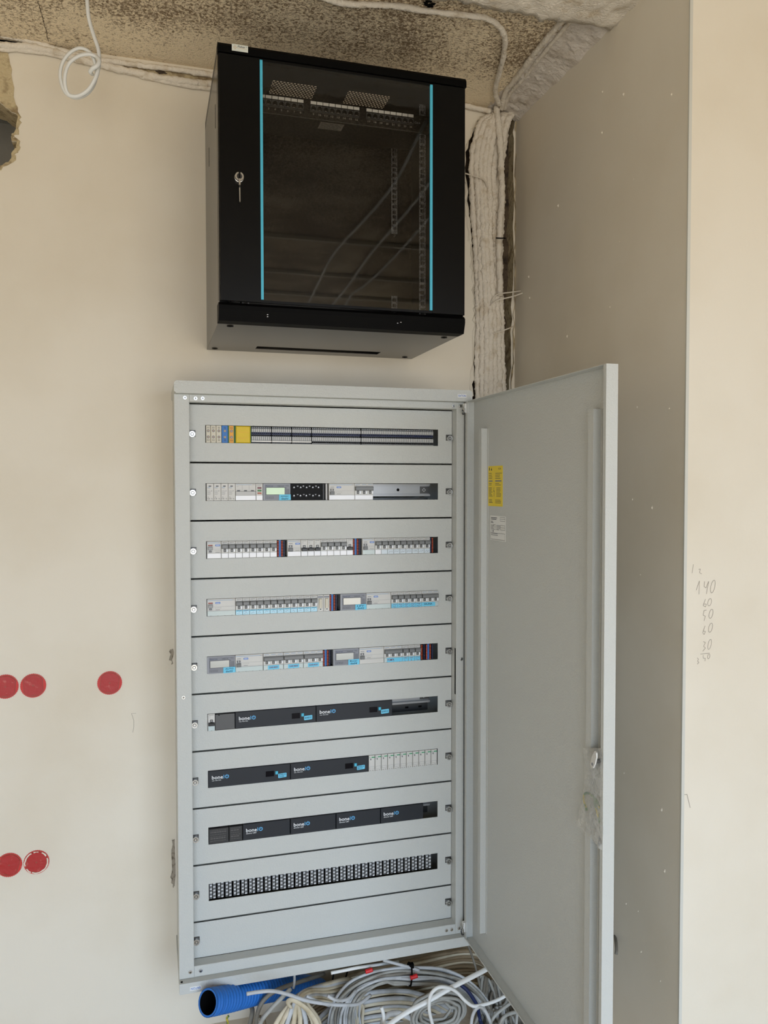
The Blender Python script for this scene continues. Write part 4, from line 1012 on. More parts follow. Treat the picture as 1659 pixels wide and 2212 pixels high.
# --- row 5
meter(.0398, 4, ('AUTO', '0x05'), 'grey energy meter at the left of the fifth window', w=.0722)
rcd(.1125, 4, 4, 'wide residual current switch right of the leftmost fifth-window meter', False, 'stripclear')
for k in range(3):
    def mk(mb, k=k):
        mb.prism([(.012, -.0205), (.042, -.0200), (.042, -.0095), (.0122, -.0102)], -.0022, -.0018, 'sticky'); mb.text('GAR/400V', .0150, -.0172, .0048, -.0025, 'penred', w=.0245, shear=.2)
    mcb(.1855 + .0537 * k, 4, 3, 'three-pole breaker with small blue note, %s of three in the fifth window' % ORD[k], stripm='stripclear', marks=mk, group='three-pole breakers, fifth window', w=.0178)
levers(((.3470, 'orange'), (.3523, 'blue'), (.3576, 'orange'), (.3629, 'navy')), 4, 'left of the second meter, fifth window')
meter(.3745, 4, ('Bover', '0x04'), 'grey energy meter in the middle of the fifth window', w=.0722)
rcd(.4475, 4, 4, 'wide residual current switch left of the POMPA breaker', False, 'devwhite', mx=.0175)
def mk(mb):
    mb.quad(.008, .0520, -.0213, -.0096, -.0019, 'sticky'); mb.text('POMPA', .0100, -.0178, .0058, -.0021, 'penred', w=.0190)
mcb(.5180, 4, 3, 'three-pole breaker with blue POMPA note, fifth window', stripm='stripclear', marks=mk, w=.0174)
for k in range(3):
    def mk(mb, k=k):
        mb.quad(.0003, .0172, -.0213, -.0094, -.0019, 'sticky')
        if k < 2: mb.text('CWU', .0035, -.0140, .0036, -.0021, 'penred', w=.0105); mb.text('12'[k], .0072, -.0200, .0042, -.0021, 'penred')
        else: mb.scribble(.003, .0145, -.0142, -.0108, -.0021, 'penred', 7, .0008, 5); mb.scribble(.003, .0145, -.0200, -.0164, -.0021, 'penred', 6, .0008, 6)
    mcb(.5705 + .0180 * k, 4, 1, 'breaker with blue note, %s of three right of the POMPA breaker' % ORD[k], stripm='stripclear', marks=mk, group='three breakers beside the POMPA one', w=.0178)
levers(((.6268, 'orange'), (.6340, 'navy'), (.6412, 'orange'), (.6464, 'blue'), (.6516, 'orange'), (.6580, 'navy')), 4, 'at the right end of the fifth window')

# --- row 6, 7, 8: black automation modules
def logo(mb, x, z, y=-.0008, k=1.0):
    mb.text('bone', x, z, .0098 * k, y, 'logo', w=.0285 * k)
    mb.box(x + .0300 * k, x + .0316 * k, y, y + .0003, z, z + .0098 * k, 'logoblue')
    mb.ring(x + .0388 * k, z + .0049 * k, .0032 * k, .0052 * k, y, y + .0003, 'logoblue', 22, math.radians(112), math.radians(428)); mb.box(x + .0381 * k, x + .0395 * k, y, y + .0003, z + .0046 * k, z + .0106 * k, 'logoblue')
def note(par, x, z, w, h, lines, y, tilt=.05):
    mb = MB(); c = .0012; d = w * math.tan(tilt)
    mb.prism([(x + c, z), (x + w - c, z + d), (x + w, z + d + c), (x + w, z + h + d - c), (x + w - c, z + h + d), (x + c, z + h), (x, z + h - c), (x, z + c)], y - .0004, y, 'sticky')
    n = len(lines)
    for i, l in enumerate(lines):
        hh = h * (.42 if n == 1 else .30); zz = z + h * (.30 if n == 1 else (.56, .14)[i])
        mb.text(l, x + w * .10, zz + d * .2, hh, y - .0007, 'pen', w=w * (.80 if i == 0 else .62), shear=.1, rot=tilt)
    ob('paper_label', mb, par)['label'] = 'light blue handwritten paper label'
def controller(x, w, row, lines, label):
    t = thing('automation_controller', label, 'controller', (x, DY, ZC[row]))
    mb = MB(); mb.box(.0004, w - .0004, 0, .05, -.0218, .0218, 'slate', .0010); logo(mb, .0095, -.0002); mb.text('esp 32x10A', .0095, -.0052, .0030, -.0008, 'logo', w=.0240); ob('body', mb, t)
    mb = MB(); mb.box(w - .0660, w - .0440, -.0008, 0, -.0075, .0070, 'oled'); ob('display', mb, t)
    mb = MB(); mb.box(w - .0405, w - .0335, -.0026, 0, -.0030, .0055, 'cyan', .0006); ob('button', mb, t)
    note(t, w - .0330, -.0140, .0225, .0115, lines, -.0006, .06)
controller(.1112, .2158, 5, ['BONEIO-01'], 'black automation controller marked BONEIO-01, left in the sixth window')
controller(.3274, .2150, 5, ['BONEIO-02'], 'black automation controller marked BONEIO-02 beside the bare rail')
controller(.0404, .2160, 6, ['BONEIO-03', 'COVER'], 'black automation controller at the left of the seventh window')
controller(.2568, .2165, 6, ['BONEIO-04', 'BACKUP'], 'black automation controller left of the white relays')
mcb(.0410, 5, 1, 'single switched-off breaker at the left of the sixth window', on=False, stripm='stripclear', w=.0178)
t = thing('power_supply', 'plain dark grey power supply block in the sixth window', 'power supply', (.0596, DY + .002, ZC[5])); mb = MB(); mb.box(0, .0508, 0, .045, -.0218, .0190, 'slate2', .0008); mb.box(.0, .0508, .003, .045, .0190, .0218, 'black'); mb.cyl(.010, .0172, .0016, -.0003, 0, 'slot', 8); ob('body', mb, t)
def relay():
    w = .0180; mb = body(w, 'devwhite', inset=.0006); z = -.0003
    mb.quad(.0012, .0035, .0165, .0175, z, 'green'); mb.quad(.0042, .0060, .0165, .0172, z, 'green'); mb.box(.0082, w - .0008, -.0005, 0, .0158, .0182, 'green')
    mb.box(.0050, .0068, -.0008, 0, .0095, .0140, 'ink'); mb.quad(.0015, .0040, .0122, .0128, z, 'inklight')
    for a, b, c, d in ((.0020, .0160, -.0092, -.0088), (.0020, .0160, -.0152, -.0148), (.0020, .0024, -.0152, -.0088), (.0156, .0160, -.0152, -.0088)): mb.quad(a, b, c, d, z, 'inklight')
    mb.quad(.0030, .0070, -.0202, -.0192, z, 'ink'); mb.quad(.0100, .0140, -.0202, -.0192, z, 'ink')
    return mb
for k in range(11):
    t = thing('impulse_relay', 'white relay with green stripe, %s of eleven in the seventh window' % ORD[k], 'relay', (.4740 + .01822 * k, DY, ZC[6]), 'white relays with green stripes'); ob('body', cached(('relay',), relay), t)
def psu(x, w, lab, seed):
    t = thing('power_supply', lab, 'power supply', (x, DY + .002, ZC[7])); mb = MB(); mb.box(0, w, 0, .045, -.0215, .0180, 'psu', .0008); mb.box(0, w, .004, .045, .0180, .0215, 'black'); r2 = random.Random(seed)
    for k in range(6):
        zz = .0125 - k * .0055; xx = .004
        while xx < w - .008:
            L = .002 + .005 * r2.random(); mb.quad(xx, min(xx + L, w - .004), zz, zz + (.0030 if k in (1, 4) else .0014), -.0003, 'psuink'); xx += L + .0012
    ob('body', mb, t)
psu(.0412, .0512, 'charcoal power supply, wider one at the left of the eighth window', 3); psu(.0940, .0340, 'charcoal power supply, narrower one beside the first dimmer', 4)
for k, (a, b) in enumerate(((.1290, .2552), (.2562, .3808), (.3818, .5072), (.5082, .6335))):
    t = thing('led_dimmer', 'black LED dimmer module, %s of four in the eighth window' % ORD[k], 'dimmer', (a, DY, ZC[7]), 'black dimmer modules'); mb = MB(); mb.box(.0004, b - a - .0004, 0, .05, -.0212, .0212, 'slate', .0010); logo(mb, .0085, -.0005); mb.text('dimmer LED', .0085, -.0055, .0032, -.0008, 'logo', w=.0270); ob('body', mb, t)

# --- row 9: multi-tier terminals
def tier():
    mb = MB(); w = .0166
    mb.box(0, w, .010, .045, -HH, HH, 'black')
    r3 = random.Random(8)
    for c, x0 in enumerate((.0004, .0092)):
        for k in range(9):
            zz = -.0214 + k * .0048
            mb.box(x0, x0 + .0066, .005, .010, zz, zz + .0040, 'termgrey')
            if (k + c) % 2: mb.box(x0 + .0004, x0 + .0056, .0035, .005, zz + .0008, zz + .0030, 'strip')
            else: mb.box(x0 + .0012, x0 + .0030, .0045, .005, zz + .0010, zz + .0030, 'slot'); mb.box(x0 + .0042, x0 + .0058, .0045, .005, zz + .0010, zz + .0030, 'slot')
    for k in range(4): mb.box(.0072, .0096, .0045, .006, -.0195 + k * .0105, -.0165 + k * .0105, 'slot')
    return mb
for k in range(30):
    side = ('left', 'right')[k >= 15]; n = k if k < 15 else 29 - k
    o = ob('tier_terminal', cached(('tier_terminal',), tier), None, (.0425 + .02075 * k, PY + .004, ZC[8]))
    ordn = (ORD + ['thirteenth', 'fourteenth', 'fifteenth'])[n]
    tag(o, 'multi-level grey terminal, %s from the %s end of the ninth window' % (ordn, side), 'terminal', 'multi-level terminals, ninth window')

# ------------------------------------------------------------------ the cabinet's open door
DW, DZ0, DZ1 = 0.7125, 0.2762, 1.7702
mb = MB(); d = .0240
mb.box(0, DW, 0, .0014, DZ0, DZ1, 'powder')
mb.box(0, .0014, -d, 0, DZ0, DZ1, 'powder'); mb.box(DW - .0014, DW, -d, 0, DZ0, DZ1, 'powder')
mb.box(.0014, DW - .0014, -d, 0, DZ1 - .0014, DZ1, 'powder'); mb.box(.0014, DW - .0014, -d, 0, DZ0, DZ0 + .0014, 'powder')
mb.box(.0014, .012, -d, -d + .0012, DZ0 + .0014, DZ1 - .0014, 'powder'); mb.box(DW - .010, DW - .0014, -d, -d + .0012, DZ0 + .0014, DZ1 - .0014, 'powder')
mb.box(.0014, DW - .0014, -d, -d + .0012, DZ0 + .0014, DZ0 + .004, 'powder')
door = ob('door', mb, cab); door.location = (.7580 - cab.location.x, -.246 - cab.location.y, -cab.location.z); door.rotation_euler = (0, 0, math.radians(-90.2))
def hat(x0, x1, z0, z1, h=.017):
    mb = MB(); c = .004
    mb.prism([(x0, 0), (x1, 0)], 0, 0, 'powder') if False else None
    vs = []
    for z in (z0, z1): vs += [(x0 - .006, 0, z), (x0 - .006, -.0012, z), (x0, -.0012, z), (x0 + .001, -h, z), (x1 - .001, -h, z), (x1, -.0012, z), (x1 + .006, -.0012, z), (x1 + .006, 0, z)]
    fs = [tuple(range(8)), tuple(range(15, 7, -1))] + [(i, i + 8, (i + 1) % 8 + 8, (i + 1) % 8) for i in range(8)]
    mb.add(vs, fs, 'powder'); return mb
ob('stiffener', hat(.0765, .0950, .338, 1.690), door); ob('stiffener', hat(.6340, .6560, .338, 1.690), door)
for x in (.0640, .6225):
    mb = MB(); z = .36
    while z < 1.66: mb.cyl(x, z, .0023, -.0004, 0, 'slot', 8); z += .0500
    ob('hole_row', mb, door)['kind'] = 'stuff'
mb = MB(); a, b, c, e = .1020, .1920, 1.4865, 1.5905; y = -.0006
mb.box(a, b, y, 0, c, e, 'yellowsticker'); y -= .0003
def para(x, z, w, n, gap=.0042, m='ink', seed=0, h=.0011):
    r = random.Random(seed)
    for k in range(n): mb.quad(x, x + w * (.6 + .4 * r.random()), z - k * gap, z - k * gap + h, y, m)
W_, H_ = b - a, e - c; q = lambda u: a + W_ * u; v = lambda u: e - H_ * u
mb.box(q(.07), q(.11), y, y + .0002, v(.11), v(.035), 'ink'); mb.prism([(q(.19), v(.11)), (q(.27), v(.11)), (q(.23), v(.04))], y, y + .0002, 'ink')
mb.text('ICH', q(.72), v(.095), .0045, y, 'ink', w=.015)
para(q(.05), v(.19), .028, 1, seed=1); para(q(.50), v(.19), .042, 1, seed=2); para(q(.05), v(.235), .028, 3, seed=3); para(q(.50), v(.235), .044, 3, seed=4)
para(q(.05), v(.39), .028, 1, h=.0030, seed=5, m='inklight'); para(q(.50), v(.39), .042, 1, h=.0034, seed=6, m='inklight'); para(q(.05), v(.44), .026, 2, seed=7); para(q(.50), v(.44), .036, 2, seed=8)
para(q(.05), v(.55), .026, 7, .0036, seed=9); para(q(.58), v(.55), .032, 7, .0036, seed=10); para(q(.05), v(.85), .026, 3, .0036, seed=11); para(q(.50), v(.85), .042, 3, .0036, seed=12)
mb.stroke([(q(.42), v(.53)), (q(.38), v(.63)), (q(.45), v(.62)), (q(.42), v(.76))], .0014, y, 'ink')
ob('warning_sticker', mb, door)['label'] = 'yellow warning sticker with two columns of small print and a lightning bolt'
mb = MB(); a, b, c, e = .1160, .2110, 1.3985, 1.4620; y = -.0006; mb.box(a, b, y, 0, c, e, 'white'); y -= .0003; W_, H_ = b - a, e - c
para(q(.05), v(.10), .040, 2, .0038, seed=20, h=.0018); para(q(.05), v(.25), .018, 2, .0034, seed=21, h=.0015); para(q(.05), v(.40), .022, 4, .0034, seed=22); para(q(.42), v(.40), .026, 4, .0034, seed=23); para(q(.06), v(.74), .046, 2, .0036, seed=24)
for u0, u1, w0, w1 in ((.66, .97, .05, .12), (.66, .97, .12, .20), (.68, .97, .37, .46), (.68, .97, .46, .55), (.22, .36, .37, .46), (.22, .36, .46, .55), (.03, .97, .70, .96)):
    mb.stroke([(q(u0), v(w0)), (q(u1), v(w0)), (q(u1), v(w1)), (q(u0), v(w1)), (q(u0), v(w0))], .0007, y, 'ink')
mb.quad(q(.10), q(.12), v(.66), v(.60), y, 'inklight'); mb.quad(q(.18), q(.22), v(.67), v(.59), y, 'ink')
ob('rating_label', mb, door)['label'] = 'white rating label with printed boxes'
mb = MB(); mb.box(.076, .084, -.004, 0, .3325, .3370, 'rust'); ob('red_plug', mb, door)
for z in (1.742, .300):
    mb = MB(); s = 1 if z > 1 else -1
    mb.box(-.006, .006, -.0300, -.019, z - .004, z + .022, 'white', .001); mb.box(-.004, .012, -.0340, -.030, z - .002, z + .008, 'steel', .001); mb.cyl(.004, z + .003, .0022, -.0360, -.034, 'steel_dark', 10)
    mb.tube([(.004, -.033, z + .002), (.010, -.034, z + .014), (.013, -.033, z + .022)], .0018, 'steel', seg=6); mb.tube([(-.002, -.033, z - .004), (.008, -.035, z - .008), (.016, -.033, z - .004)], .0018, 'steel_dark', seg=6)
    ob('hinge', mb, door)
mb = MB(); mb.box(.690, .7110, -.0180, 0, .985, 1.035, 'black', .002); mb.cyl(.698, 1.000, .010, -.0200, -.018, 'steel_dark', 14); ob('lock', mb, door)
mb = MB(); mb.prism([(.687, .997), (.691, .991), (.697, .993), (.704, 1.004), (.709, 1.018), (.708, 1.026), (.702, 1.028), (.692, 1.014)], -.037, -.034, 'devwhite'); mb.cyl(.6945, 1.000, .0032, -.0374, -.037, 'meterpanel', 10); mb.box(.696, .704, -.034, -.018, 1.004, 1.010, 'steel_dark')
ob('lock_lever', mb, door)

# plastic bag hanging on the inside of the door
L_ = [(0.7320,-0.8815,1.0117),(0.7320,-0.8872,0.9910),(0.7320,-0.8895,0.9543),(0.7320,-0.8828,0.9189),(0.7320,-0.8723,0.8866),(0.7320,-0.8543,0.8479),(0.7320,-0.8892,0.8441),(0.7320,-0.9211,0.8407),(0.7320,-0.9551,0.8361)]
R_ = [(0.7320,-0.9571,1.0354),(0.7320,-0.9574,1.0140),(0.7320,-0.9580,0.9782),(0.7320,-0.9584,0.9468),(0.7320,-0.9588,0.9200),(0.7320,-0.9592,0.8904),(0.7320,-0.9595,0.8733),(0.7320,-0.9581,0.8565),(0.7320,-0.9567,0.8351)]
mb = MB(); nk = 10; L2 = smooth_path(L_, 4); R2 = smooth_path(R_, 4); vs = []; fs = []
for side in (0, 1):
    for i, (a, b) in enumerate(zip(L2, R2)):
        for k in range(nk + 1):
            t = k / nk; p = a.lerp(b, t); bl = math.sin(math.pi * t) * (1 if 0 < i < len(L2) - 1 else 0)
            x = p.x - (.006 if side == 0 else -.002) * bl + .004 * noise.noise(Vector((p.y * 60, p.z * 60, side * 5))) * bl
            vs.append((x, p.y, p.z))
n = len(L2)
for side in (0, 1):
    o_ = side * n * (nk + 1)
    for i in range(n - 1):
        for k in range(nk):
            c = o_ + i * (nk + 1) + k; fs.append((c, c + 1, c + nk + 2, c + nk + 1))
mb.add(vs, fs, 'film', True)
single('plastic_bag', mb, 'crumpled clear plastic bag hanging on the inside of the door', 'bag')
mb = MB(); mb.tube([(0.7345,-0.8950,0.8894),(0.7345,-0.8841,0.9069),(0.7345,-0.8857,0.9188),(0.7345,-0.8998,0.9268),(0.7345,-0.9208,0.9262),(0.7345,-0.9380,0.9180),(0.7345,-0.9483,0.9056),(0.7345,-0.9452,0.8844),(0.7345,-0.9331,0.9033),(0.7345,-0.9226,0.9195)], .0026, 'wireyg', seg=8, sub=5)
single('earth_wire', mb, 'looped yellow-green earth wire inside the plastic bag', 'wire')
for k, c in enumerate( [(0.7345,-0.9473,0.8543),(0.7345,-0.9524,0.8510),(0.7345,-0.9458,0.8445)]):
    mb = MB()
    n = 6; vs = [(c[0] - .003, c[1] + .005 * math.cos(6.283 * i / n), c[2] + .005 * math.sin(6.283 * i / n)) for i in range(n)] + [(c[0] + .003, c[1] + .005 * math.cos(6.283 * i / n), c[2] + .005 * math.sin(6.283 * i / n)) for i in range(n)]
    mb.add(vs, [tuple(range(n)), tuple(range(2 * n - 1, n - 1, -1))] + [(i, i + n, (i + 1) % n + n, (i + 1) % n) for i in range(n)], 'steel_dark')
    single('fixing_nut', mb, '%s dark metal nut at the bottom of the plastic bag' % ('uppermost', 'middle', 'lowest')[k], 'nut', 'nuts in the plastic bag')

# ================================================================== black wall rack with glass door
RX0, RX1, RYF, RZ0, RZ1 = .0585, .6585, -.4268, 1.9188, 2.5440
rack = thing('wall_rack', 'black wall-mounted network rack with glass door and two cyan stripes', 'rack', (.3585, -.21, RZ0))
mb = MB(); mb.box(RX0, RX0 + .0015, -.4150, -.0005, RZ0 + .001, RZ1 - .022, 'rackgloss'); sp = wpart('side_panel', mb, rack)
for a, b in (((0.0584,-0.3105,2.4426), (0.0584,-0.3469,2.3847)), ((0.0584,-0.0964,2.4231), (0.0584,-0.1418,2.3721))):
    mb = MB(); y0, y1 = sorted((a[1], b[1])); mb.box(RX0 - .0003, RX0 + .0002, y0, y0 + .007, b[2], a[2] - .004, 'slot'); ob('finger_slot', mb, sp)
mb = MB(); mb.box(RX0 - .0003, RX0, -.395, -.392, RZ0 + .05, RZ1 - .06, 'slot'); ob('panel_seam', mb, sp)
mb = MB(); mb.box(RX1 - .0015, RX1, -.4150, -.0005, RZ0 + .001, RZ1 - .022, 'rackblack'); wpart('side_panel', mb, rack)
mb = MB(); mb.box(RX0 + .0015, RX1 - .0015, -.004, -.0005, RZ0 + .001, RZ1 - .004, 'rackblack'); wpart('back_panel', mb, rack)
# top with two perforated vents
VX = ((.2010, .3130), (.3930, .5040)); VY = (-.3020, -.2300)
mb = MB(); zt0, zt1 = RZ1 - .0080, RZ1 - .0075
mb.box(RX0, RX1, RYF + .02, VY[0], zt0, zt1, 'rackblack'); mb.box(RX0, RX1, VY[1], -.0005, zt0, zt1, 'rackblack')
for a, b in ((RX0, VX[0][0]), (VX[0][1], VX[1][0]), (VX[1][1], RX1)): mb.box(a, b, VY[0], VY[1], zt0, zt1, 'rackblack')
mb.box(RX0, RX0 + .002, RYF + .012, -.0005, RZ1 - .022, RZ1 - .002, 'rackblack'); mb.box(RX1 - .002, RX1, RYF + .012, -.0005, RZ1 - .022, RZ1 - .002, 'rackblack')
wpart('top_panel', mb, rack)
for a, b in VX:
    mb = MB(); nr = 9; dy = (VY[1] - VY[0]) / nr; nc = 13; dx = (b - a) / nc
    for i in range(nr):
        y = VY[0] + i * dy; mb.box(a, b, y, y + dy * .40, zt0, zt1, 'rackblack')
        for k in range(nc + 1):
            x = a + (k + (.5 if i % 2 else 0)) * dx; mb.box(x - dx * .19, min(b, x + dx * .19), y + dy * .40, y + dy, zt0, zt1, 'rackblack')
    wpart('vent_grille', mb, rack)
def lipprism(prof, x0, x1, m):
    mb = MB(); n = len(prof); vs = [(x0, y, z) for y, z in prof] + [(x1, y, z) for y, z in prof]
    mb.add(vs, [tuple(range(n)), tuple(range(2 * n - 1, n - 1, -1))] + [(i, i + n, (i + 1) % n + n, (i + 1) % n) for i in range(n)], m); return mb
hood = wpart('hood', lipprism([(-.4268, 2.5215), (-.4268, 2.5360), (-.4205, 2.5440), (-.395, 2.5440), (-.395, 2.5380), (-.410, 2.5215)], RX0 - .0005, RX1 + .0025, 'sillblack'), rack)
mb = MB(); x0, z0 = .0895, 2.5265; y = -.4272
mb.box(x0, x0 + .0365, y - .0006, y, z0, z0 + .0150, 'silverlabel'); y -= .0009
mb.stroke([(x0 + .0030, z0 + .0078), (x0 + .0058, z0 + .0088), (x0 + .0072, z0 + .0125), (x0 + .0086, z0 + .0088), (x0 + .0115, z0 + .0078), (x0 + .0086, z0 + .0066), (x0 + .0072, z0 + .0030), (x0 + .0058, z0 + .0066), (x0 + .0030, z0 + .0078)], .0006, y, 'gold')
mb.text('Pulsar', x0 + .0130, z0 + .0085, .0045, y, 'ink', w=.0180, shear=.25); mb.ring(x0 + .0335, z0 + .0118, .0006, .0010, y, y + .0002, 'ink', 8); mb.quad(x0 + .0125, x0 + .0330, z0 + .0066, z0 + .0071, y, 'gold')
ob('brand_label', mb, hood)['label'] = 'silver brand label with star emblem'
sill = wpart('sill', lipprism([(-.4268, 1.9440), (-.4180, 1.9188), (-.380, 1.9188), (-.380, 1.9600), (-.4200, 1.9600), (-.4268, 1.9535)], RX0 - .0020, RX1 + .0005, 'sillblack'), rack)
for xx, zz in ((.166, 1.9355), (.166, 1.9310), (.482, 1.9335), (.490, 1.9360)):
    mb = MB(); mb.box(xx, xx + .003, -.4262, -.4222, zz, zz + .0014, 'steel'); ob('mark', mb, sill)
SX0, SX1, SY0, SY1 = .186, .536, -.0960, -.0530
mb = MB(); zb0, zb1 = RZ0, RZ0 + .0016
mb.box(RX0, RX1, -.380, SY0, zb0, zb1, 'rackgloss'); mb.box(RX0, RX1, SY1, -.0005, zb0, zb1, 'rackgloss'); mb.box(RX0, SX0, SY0, SY1, zb0, zb1, 'rackgloss'); mb.box(SX1, RX1, SY0, SY1, zb0, zb1, 'rackgloss')
bp = wpart('bottom_panel', mb, rack)
for xx, yy in ((.088, -.360), (.628, -.360), (.078, -.030), (.628, -.030)):
    mb = MB(); n = 14
    vs = [(xx + .0085 * math.cos(6.283 * i / n), yy + .0085 * math.sin(6.283 * i / n), zb0 - .0012) for i in range(n)] + [(xx, yy, zb0 - .0030)]
    mb.add(vs, [(i, (i + 1) % n, n) for i in range(n)], 'slot'); ob('screw', mb, bp)
mb = MB(); mb.box(RX0 + .004, RX1 - .004, -.4120, -.400, RZ1 - .032, RZ1 - .024, 'rackblack'); wpart('inner_lip', mb, rack)
# door
GX0, GX1 = .1585, .5660
mb = MB(); y0, y1 = RYF - .0008, RYF + .004
mb.box(.0600, .1525, y0, y1, 1.9630, 2.5180, 'doorblack', .0006); mb.box(.5725, .6572, y0, y1, 1.9630, 2.5180, 'doorblack', .0006)
mb.box(.1525, .5725, y0 + .001, y1, 2.5130, 2.5180, 'doorblack'); mb.box(.1525, .5725, y0 + .001, y1, 1.9630, 1.9690, 'doorblack')
rdoor = wpart('door', mb, rack)
mb = MB(); mb.box(GX0 - .004, GX1 + .004, y0 + .002, y0 + .0022, 1.9690, 2.5130, 'glass'); ob('glass_pane', mb, rdoor)
for a, b in ((.1525, .1588), (.5658, .5725)):
    mb = MB(); mb.box(a, b, y0 - .0006, y1, 1.9700, 2.5150, 'cyan', .0004); ob('cyan_stripe', mb, rdoor)
mb = MB(); mb.cyl(.1035, 2.2420, .0105, y0 - .004, y0, 'steel', 22); mb.ring(.1035, 2.2420, .0062, .0098, y0 - .012, y0 - .004, 'steel', 22); mb.cyl(.1035, 2.2420, .0062, y0 - .009, y0 - .004, 'steel_dark', 16); mb.box(.1025, .1045, y0 - .0094, y0 - .009, 2.237, 2.247, 'slot'); ob('lock', mb, rdoor)
mb = MB(); ky = y0 - .016
mb.box(.1022, .1050, ky - .004, ky + .006, 2.236, 2.2555, 'black', .0006); mb.box(.1016, .1052, ky - .001, ky + .001, 2.2200, 2.2350, 'steel'); mb.tube([(.1035, ky, 2.2215), (.1035, ky - .002, 2.2170), (.1037, ky - .001, 2.2160)], .0012, 'steel_dark', seg=6)
c, s_ = math.cos(.25), math.sin(.25)
mb.add([(.1022, ky, 2.2160), (.1048, ky, 2.2160), (.1048, ky, 2.1850), (.1040, ky, 2.1815), (.1028, ky, 2.1850), (.1022, ky + .0012, 2.2160), (.1048, ky + .0012, 2.2160), (.1048, ky + .0012, 2.1850), (.1040, ky + .0012, 2.1815), (.1028, ky + .0012, 2.1850)],
       [(0, 1, 2, 3, 4), (9, 8, 7, 6, 5), (0, 5, 6, 1), (1, 6, 7, 2), (2, 7, 8, 3), (3, 8, 9, 4), (4, 9, 5, 0)], 'steel')
single('key', mb, 'silver key hanging in the lock of the black rack door', 'key')
# mounting rails with square holes
def mount_rail(x0, x1, y, z0, z1, back):
    mb = MB(); hx0, hx1 = x0 + .0035, x1 - .0035
    mb.box(x0, hx0, y, y + .0016, z0, z1, 'zinc'); mb.box(hx1, x1, y, y + .0016, z0, z1, 'zinc')
    z = z0; k = 0; hs = []
    zz = z0 + .012
    while zz < z1 - .014:
        hs.append(zz); zz += .0127 if k % 3 == 2 else .015875; k += 1
    prev = z0
    for h in hs: mb.box(hx0, hx1, y, y + .0016, prev, h, 'zinc'); prev = h + .0095
    mb.box(hx0, hx1, y, y + .0016, prev, z1, 'zinc')
    xx = x1 if back > 0 else x0
    mb.box(xx - .0008, xx + .0008, y, y + .030, z0, z1, 'zinc')
    return mb
M['zinc'] = mat('zinc_plated_rail', (150, 152, 156), 0.5, metal=0.5, var=(220, (92, 94, 98), 0.48, 0.60))
FRY = -.3100
for x0, x1, y, bk in ((.5780, .5950, FRY, 1), (.1220, .1390, FRY, -1), (.5780, .5950, -.0600, 1), (.1220, .1390, -.0600, -1)):
    for z0, z1 in (((1.935, 2.522),) if y == FRY else ((2.266, 2.522), (2.044, 2.088))): wpart('mounting_rail', mount_rail(x0, x1, y, z0, z1, bk), rack)
# patch panel
pp = thing('patch_panel', 'black 24-port patch panel with white port labels inside the rack', 'patch panel', (.3585, FRY, 2.4464))
PF = FRY - .0030
mb = MB(); mb.box(.1163, .6005, PF, FRY, 2.4464, 2.4925, 'rackblack'); mb.box(.135, .582, FRY, FRY + .105, 2.4464, 2.4560, 'rackblack'); panel = wpart('panel', mb, pp)
PX = [.1573 + .01577 * i for i in range(8)] + [.3001 + .01573 * i for i in range(8)] + [.4430 + .01583 * i for i in range(8)]
def port():
    mb = MB(); mb.box(-.0070, .0070, -.0012, 0, -.0065, .0065, 'termdark'); mb.prism([(-.0058, -.0052), (.0058, -.0052), (.0058, .0012), (.0028, .0050), (-.0028, .0050), (-.0058, .0012)], -.0016, -.0012, 'slot')
    mb.box(-.0032, .0022, -.0019, -.0016, -.0046, -.0039, 'dustlabel'); return mb
def plabel():
    mb = MB(); mb.box(-.0071, .0071, -.0016, 0, -.0036, .0036, 'white', .0003); return mb
for i, x in enumerate(PX):
    o = ob('port', cached(('port',), port), pp, (x - .3585, -.0030, 2.4745 - 2.4464)); ob('port_label', cached(('port_label',), plabel), o, (0, 0, .0132))
mb = MB()
for i, x in enumerate(PX):
    s = str(i + 1); w = .0030 if len(s) == 1 else .0066
    mb.text(s, x - w / 2, 2.4575, .0046, PF - .0004, 'dustlabel', w=w)
mb.text('Cat.6', .5640, 2.4700, .0052, PF - .0004, 'inklight', w=.0150)
for a, b in ((PX[0] - .008, PX[7] + .008), (PX[8] - .008, PX[15] + .008), (PX[16] - .008, PX[23] + .008)): mb.quad(a, b, 2.4652, 2.4656, PF - .0004, 'inklight')
mb.quad(.118, .580, 2.4484, 2.4488, PF - .0004, 'inklight'); ob('port_numbers', mb, panel)
mb = MB(); z = 2.4460; ya, yb = -.3085, -.2700
mb.add([(.3195, ya, z), (.3800, ya, z), (.3800, yb, z), (.3195, yb, z)], [(3, 2, 1, 0)], 'dustlabel')
r = random.Random(6)
for k in range(7):
    yy = ya + .005 + k * .0048; x = .323
    while x < .372:
        L = .004 + .012 * r.random(); mb.add([(x, yy, z - .0003), (min(.377, x + L), yy, z - .0003), (min(.377, x + L), yy + .0015, z - .0003), (x, yy + .0015, z - .0003)], [(3, 2, 1, 0)], 'ink'); x += L + .003
ob('type_label', mb, panel)['label'] = 'grey printed type label on the underside'

